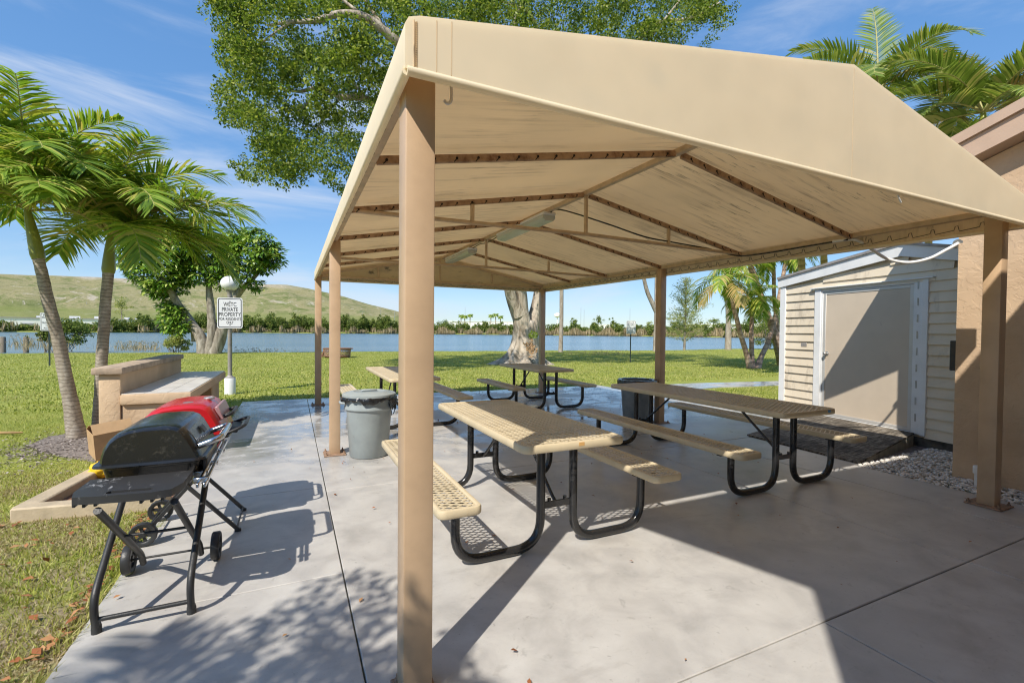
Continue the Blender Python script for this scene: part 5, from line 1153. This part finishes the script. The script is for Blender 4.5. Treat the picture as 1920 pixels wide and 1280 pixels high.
while a < 62:
    dens = np.interp(a, [-30, -23, -22.9, -12.5, -12, -7, -4, 12, 14, 20, 24, 38, 44, 48, 54, 58], [.2, .2, .05, .05, .85, .85, .25, .3, .6, .95, 1, 1, .6, .9, .9, .5])*(.55+.45*math.sin(a*1.9+1))
    for _ in range(5):
        if random.random() > dens: continue
        f_ = far(a)-random.uniform(.2, 1.5); x, y, _z = pol(a+random.uniform(-.1, .1), f_); h_ = random.uniform(2.4, 4.6)*(1+.3*math.sin(a*3.1)); n_ = 13
        C = np.column_stack([x+rng.normal(size=n_)*.5, y+rng.normal(size=n_)*.4, np.full(n_, LZ-.2+h_*.5)]); T = np.column_stack([rng.normal(size=n_)*.12, rng.normal(size=n_)*.12, np.ones(n_)]); T /= np.linalg.norm(T, axis=1, keepdims=True)
        W.add(*leaf_quads(C, h_*(.7+.5*rng.random(n_)), .09, tdir=T))
    a += .10
tag(W.build('reeds', M['reed']), 'dry tan reeds standing along the far shore', 'reeds', kind='stuff')
def yawbox(bm, az, r, w, d, z0, z1, bev=0): 
    x, y, _ = pol(az, r); return box(bm, -w/2, w/2, -d/2, d/2, z0, z1, bev, M=Matrix.Translation((x, y, 0)) @ Matrix.Rotation(-R_(az), 4, 'Z'))
M['wh'] = simple('warehouse_white', (.88, .86, .82), .6, 0, .06, .1); M['wh_roof'] = simple('warehouse_roof', (.36, .34, .33), .7, 0, .1, .1)
def warehouse(az0, az1, r, z, label, n=4, steps=()):
    azm = (az0+az1)/2; w = 2*r*math.tan(R_((az1-az0)/2)); x, y, _ = pol(azm, r); t = thing('warehouse', label, 'building', (x, y, 0))
    bm = bmesh.new(); yawbox(bm, azm, r, w, 30, 0, z); ob('wall', bm, M['wh'], t)
    bm = bmesh.new(); yawbox(bm, azm, r, w+.8, 31, z+.01, z+.5); ob('roof', bm, M['wh_roof'] if steps else M['wh'], t)
    for k in range(n):
        bm = bmesh.new(); aa = az0+(az1-az0)*(k+.5)/n; yawbox(bm, aa, r-15.2, 5, .3, .2, 4.2); ob('dock_door', bm, M['wh_roof'], t)
    for aa, ww, hh in steps: bm = bmesh.new(); yawbox(bm, aa, r-4, ww, 6, z+.52, z+.52+hh); ob('roof_unit', bm, M['wh'], t)
warehouse(-24.5, -12.6, 405, 7.2, 'long white warehouse below the grassy mound on the left', 5, ((-18.0, 5, 1.4), (-16.2, 7, 1.6), (-14.4, 3, 1.3), (-13.6, 3, 1.1), (-20.2, 3, 1.1)))
warehouse(17.5, 27.5, 470, 11.5, 'long pale warehouse seen left of the ficus trunk', 0)
warehouse(35.2, 37.4, 480, 9.5, 'small white building left of the lawn notice', 0)
warehouse(46.0, 56.5, 400, 8.8, 'long white low building across the lake behind the palms', 0)
s = N('shop_awning'); s.fin((.05, .10, .30), .6)
CARC = [(.62, .63, .65), (.08, .10, .14), (.55, .57, .6), (.05, .12, .30), (.7, .7, .7), (.10, .11, .12), (.45, .08, .07)]; CLAB = ['silver', 'dark blue', 'grey', 'blue', 'white', 'black', 'dark red']
M['tyre'] = simple('tyre', (.02, .02, .02), .8); M['carglass'] = simple('car_glass', (.03, .04, .05), .1)
for k in range(7):
    az = -21.6+k*.46; r = far(az)+14+(k % 2)*2; x, y, _ = pol(az, r); MM = Matrix.Translation((x, y, .55)) @ Matrix.Rotation(-R_(az)+random.uniform(.3, .7), 4, 'Z')
    t = thing('parked_car', f'{CLAB[k]} car parked across the lake in front of the warehouse', 'car', (x, y, .5), 'cars parked across the lake')
    bm = bmesh.new(); box(bm, -2.2, 2.2, -.9, .9, .35, .95, .12, M=MM); ob('body', bm, simple('car_paint_'+CLAB[k].replace(' ', '_'), CARC[k], .3), t, 40)
    bm = bmesh.new(); prism(bm, [MM @ Vector(q) for q in ((-1.5, -.8, .95), (-1.0, -.75, 1.5), (.6, -.75, 1.5), (1.2, -.8, .95))], MM.to_3x3() @ Vector((0, 1.6, 0))); ob('cabin', bm, M['carglass'], t)
    for wx in (-1.35, 1.35):
        for wy in (-.86, .86): bm = bmesh.new(); c_ = MM @ Vector((wx, wy, .32)); ax = MM.to_3x3() @ Vector((0, 1, 0)); tube(bm, [c_-ax*.1, c_+ax*.1], .32, 14); ob('wheel', bm, M['tyre'], t, 50)
def mast(px, y0, y1, depth, label, name='light_mast', w=.28, arms=False):
    b, p = at(px, y0, depth), at(px, y1, depth); t = thing(name, label, 'mast', (b.x, b.y, 0)); bm = bmesh.new(); tube(bm, [(b.x, b.y, 0), (b.x, b.y, p.z)], [w, w*.6], 8)
    if arms: bar(bm, (b.x-2.2, b.y, p.z-.4), (b.x+2.2, b.y, p.z-.4), .3, .3)
    ob('mast_pole', bm, M['metal'], t)
for px, y1, lab in ((73, 568, 'thin pole behind the leaning palm trunk'), (125, 557, 'tall white pole in front of the mound'), (163, 566, 'thin pole left of the straighter palm'), (679, 583, 'light pole above the mangroves left of the near post'), (714, 576, 'tall pole above the mangroves beside the near post'), (740, 583, 'short pole just left of the near post')):
    mast(px, 600, y1, 415, lab, arms=(px == 679))
for px, y1, lab in ((872, 576, 'thin radio mast over the far palms'), (1089, 577, 'left of two radio masts between ficus and lawn notice'), (1095, 580, 'shorter right one of two radio masts by the ficus'), (1181, 578, 'radio mast directly above the lawn notice')): mast(px, 605, y1, 520, lab, 'radio_mast', .22)
p = at(1045, 592, 500); t = thing('water_tower', 'small pale water tower on the skyline beside the bare palm trunk', 'water tower', (p.x, p.y, 0)); bm = bmesh.new(); lathe(bm, [(.5, 2), (.5, p.z-2), (3.5, p.z-.5), (3.8, p.z+1.5), (1, p.z+3.2)], (p.x, p.y, 0), 16); ob('tank', bm, M['wh'], t, 50)
for px, py in ((864, 592), (871, 593), (881, 591), (920, 592), (929, 590), (938, 594)):
    p = at(px, py, 430); t = thing('distant_palm', 'tiny coconut palm on the skyline across the lake', 'palm tree', (p.x, p.y, 0), 'palms on the skyline across the lake'); bm = bmesh.new(); tube(bm, [(p.x, p.y, 0), (p.x+.3, p.y, p.z)], .42, 6); ob('trunk', bm, M['palm_bark'], t); L = Leaves()
    for f in ring(6, 55, 3.6, 115, 0, pairs=9, leaf=1.3, w=.45, vee=.1, sag=1.0)+ring(8, 15, 3.4, 100, 20, pairs=9, leaf=1.3, w=.45, vee=.1, sag=1.0): frond(L, (p.x+.3, p.y, p.z), **f)
    L.build('crown', [M['palm_leaf'], M['rib']], t)
def far_tree(px, py, depth, r, label, mat='mangrove'):
    p = at(px, py, depth); t = thing('far_tree', label, 'tree', (p.x, p.y, 0)); bm = bmesh.new(); tube(bm, [(p.x, p.y, 0), (p.x, p.y, p.z)], .3, 6); ob('trunk', bm, M['tree_bark'], t); L = Leaves()
    for _ in range(18): clump(L, (p.x+random.gauss(0, r*.45), p.y+random.gauss(0, r*.3), max(1, p.z+random.gauss(0, r*.36))), r*.36, 30, .9, .6, hollow=.2)
    L.build('crown', M[mat], t)
far_tree(228, 572, 300, 5.2, 'feathery grey green tree in front of the mound', 'pine_leaf'); far_tree(1122, 599, 430, 5, 'rounded tree above the reeds right of the ficus'); far_tree(1075, 603, 430, 4.5, 'low rounded tree beside the bare palm trunk'); far_tree(1150, 604, 450, 4, 'small rounded tree left of the lawn notice'); far_tree(1338, 602, 420, 5, 'flat topped tree behind the long white building'); far_tree(1222, 610, 330, 3.5, 'yellowish tree by the right middle post', 'pine_leaf'); far_tree(1455, 600, 300, 6, 'broad tree beyond the lake beside the shed')

# ------------------------------------------------------------------ grass blades, litter
def blades(n, xr, yr, keep, hmin, hmax, w, name, mat, label):
    X = rng.uniform(*xr, size=n); Y = rng.uniform(*yr, size=n); k = keep(X, Y); X, Y = X[k], Y[k]; m = len(X)
    H = rng.uniform(hmin, hmax, size=m); a = rng.uniform(0, 2*PI, size=m); ln = rng.normal(size=(m, 2))*.5; ww = w*rng.uniform(.6, 1.3, size=m)
    B = np.column_stack([X, Y, np.full(m, LZ)]); S = np.column_stack([np.cos(a), np.sin(a), np.zeros(m)])*ww[:, None]*.5; T = np.column_stack([ln[:, 0]*H, ln[:, 1]*H, H])
    V = np.stack([B-S, B+S, B+T*.55+S*.7*1, B+T], 1).reshape(-1, 3); F = np.arange(m*4).reshape(-1, 4)
    return tag(np_mesh(name, V, F, M[mat]), label, 'grass', kind='stuff')
cx_, cy_ = CAM.x, CAM.y
def pn(X, Y, f): return np.sin(X*f+1.3*np.sin(Y*f*.7+2))*np.cos(Y*f*.9+1.1*np.sin(X*f*.6))
def k1(X, Y):
    d = np.hypot(X-cx_, Y-cy_); bare = (pn(X, Y, 2.7)+.5*pn(X, Y, 7.1)) > .45-.25*np.clip((Y-3)/4, 0, 3)*-1
    inbed = (X > -2.36) & (Y > 2.88) & (Y < 4.35); mul = ((X+2.9)/.62)**2+((Y-5.75)/.95)**2 < .75+.5*rng.random(len(X))
    isl = (X > -2.3) & (Y > 4.3) & (Y < 7.3)
    edge = X < -1.375-.05*np.abs(np.sin(Y*9))*0
    return edge & ~inbed & ~mul & ~isl & (rng.random(len(X)) < np.clip(2.4/d, .08, 1)) & ~(bare & (Y < 4.2) & (rng.random(len(X)) < .8))
blades(330000, (-9, -1.33), (-.6, 9), k1, .015, .05, .007, 'grass', 'blade', 'short green grass blades beside the slab')
blades(150000, (-4.2, -1.33), (-.6, 4.6), lambda X, Y: (X < -1.37) & ~((X > -2.36) & (Y > 2.88)) & ((pn(X, Y, 2.7)+.5*pn(X, Y, 7.1)+.5*rng.normal(size=len(X))) > .1), .008, .022, .007, 'straw', 'straw', 'dry dead grass in the worn strip beside the slab')
SHA = np.array(SH, dtype=float)
blades(620000, (-20, 50), (8.9, 37), lambda X, Y: (rng.random(len(X)) < np.clip(11/np.hypot(X-cx_, Y-cy_), .2, 1)) & (np.hypot(X-cx_, Y-cy_) < np.interp(np.degrees(np.arctan2(X-cx_, Y-cy_)), SHA[:, 0], SHA[:, 1])-.3) & ~((X > -1.36) & (X < 7.25) & (Y < 8.95)) & ~((X > 7.2) & (Y < 8.3)) & (((X-9.25)**2+(Y-17.4)**2) > 3), .02, .055, .026, 'lawn_grass', 'blade', 'mown lawn grass between the canopy and the lake')
blades(22000, (7.25, 16), (4.8, 7.2), lambda X, Y: Y < 6.95-.0*(X), .02, .05, .014, 'side_grass', 'blade', 'patch of lawn between the path and the shed')
# tufts that lap over the slab edge
def tufts():
    B = []; n = 0
    X = []; Y = []
    for _ in range(170):
        y = random.uniform(-.4, 8.5); 
        if 2.8 < y < 4.4: continue
        x = -1.372-abs(random.gauss(0, .03))
        for _k in range(random.randint(5, 16)): X.append(x+random.gauss(0, .02)); Y.append(y+random.gauss(0, .03))
    X = np.array(X); Y = np.array(Y); m = len(X); H = rng.uniform(.03, .085, size=m); a = rng.uniform(0, 2*PI, size=m)
    Bv = np.column_stack([X, Y, np.full(m, LZ)]); S = np.column_stack([np.cos(a), np.sin(a), np.zeros(m)])*.004; T = np.column_stack([rng.normal(size=m)*.6*H+.3*H, rng.normal(size=m)*.5*H, H])
    V = np.stack([Bv-S, Bv+S, Bv+T*.55+S*.7, Bv+T], 1).reshape(-1, 3)
    tag(np_mesh('edge_tufts_grass', V, np.arange(m*4).reshape(-1, 4), M['blade']), 'longer grass tufts lapping over the slab edge', 'grass', kind='stuff')
tufts()
def litter(n, xs, ys, sz, z, name, label, f=None):
    X, Y = [], []
    while len(X) < n:
        x, y = xs(), ys()
        if f and not f(x, y): continue
        X.append(x); Y.append(y)
    m = len(X); C = np.column_stack([X, Y, np.full(m, z)+rng.random(m)*.012]); T = np.column_stack([rng.normal(size=m), rng.normal(size=m), rng.normal(size=m)*.25]); T /= np.linalg.norm(T, axis=1, keepdims=True)
    V, F = leaf_quads(C, sz*(.6+.8*rng.random(m)), .55, flat=4, tdir=T); tag(np_mesh(name, V, F, M['litter']), label, 'leaves', kind='stuff')
litter(300, lambda: random.choice((-1.40-abs(random.gauss(0, .05)), random.uniform(-3.2, -1.4))), lambda: random.uniform(-.2, 3.0), .05, -.012, 'leaf_litter', 'brown fallen leaves in the grass beside the slab')
litter(90, lambda: random.uniform(-1.3, 5.1), lambda: random.uniform(-.4, 4.5), .03, .008, 'slab_leaves', 'small dry leaves scattered over the slab')
litter(260, lambda: random.uniform(1.2, 7), lambda: random.uniform(4.8, 8.6), .05, .008, 'wet_leaves', 'dark wet leaves on the far end of the slab')
litter(2600, lambda: random.gauss(-2.95, .36), lambda: random.gauss(5.75, .5), .035, -.018, 'mulch_chips_litter', 'weathered grey bark chips round the palm bases', lambda x, y: x < -2.33)
bpy.data.objects['mulch_chips_litter'].data.materials[0] = leaf_mat('bark_chip', [(0, (.07, .055, .05)), (.5, (.22, .18, .165)), (1, (.44, .39, .36))], .02, .9)
t = bmesh.new(); tube(t, spline([(-6.3, 5.9, .03), (-5.2, 6.5, .05), (-4.3, 6.75, .03), (-3.8, 6.8, 0)], 5), [.05]*6+[.035]*6+[.02]*3+[.01], 7)
tag(ob('dead_frond', t, simple('dry_frond', (.42, .27, .12), .8, 0, .3, 8), None, 60), 'dry brown palm frond stem lying on the grass at left', 'frond')
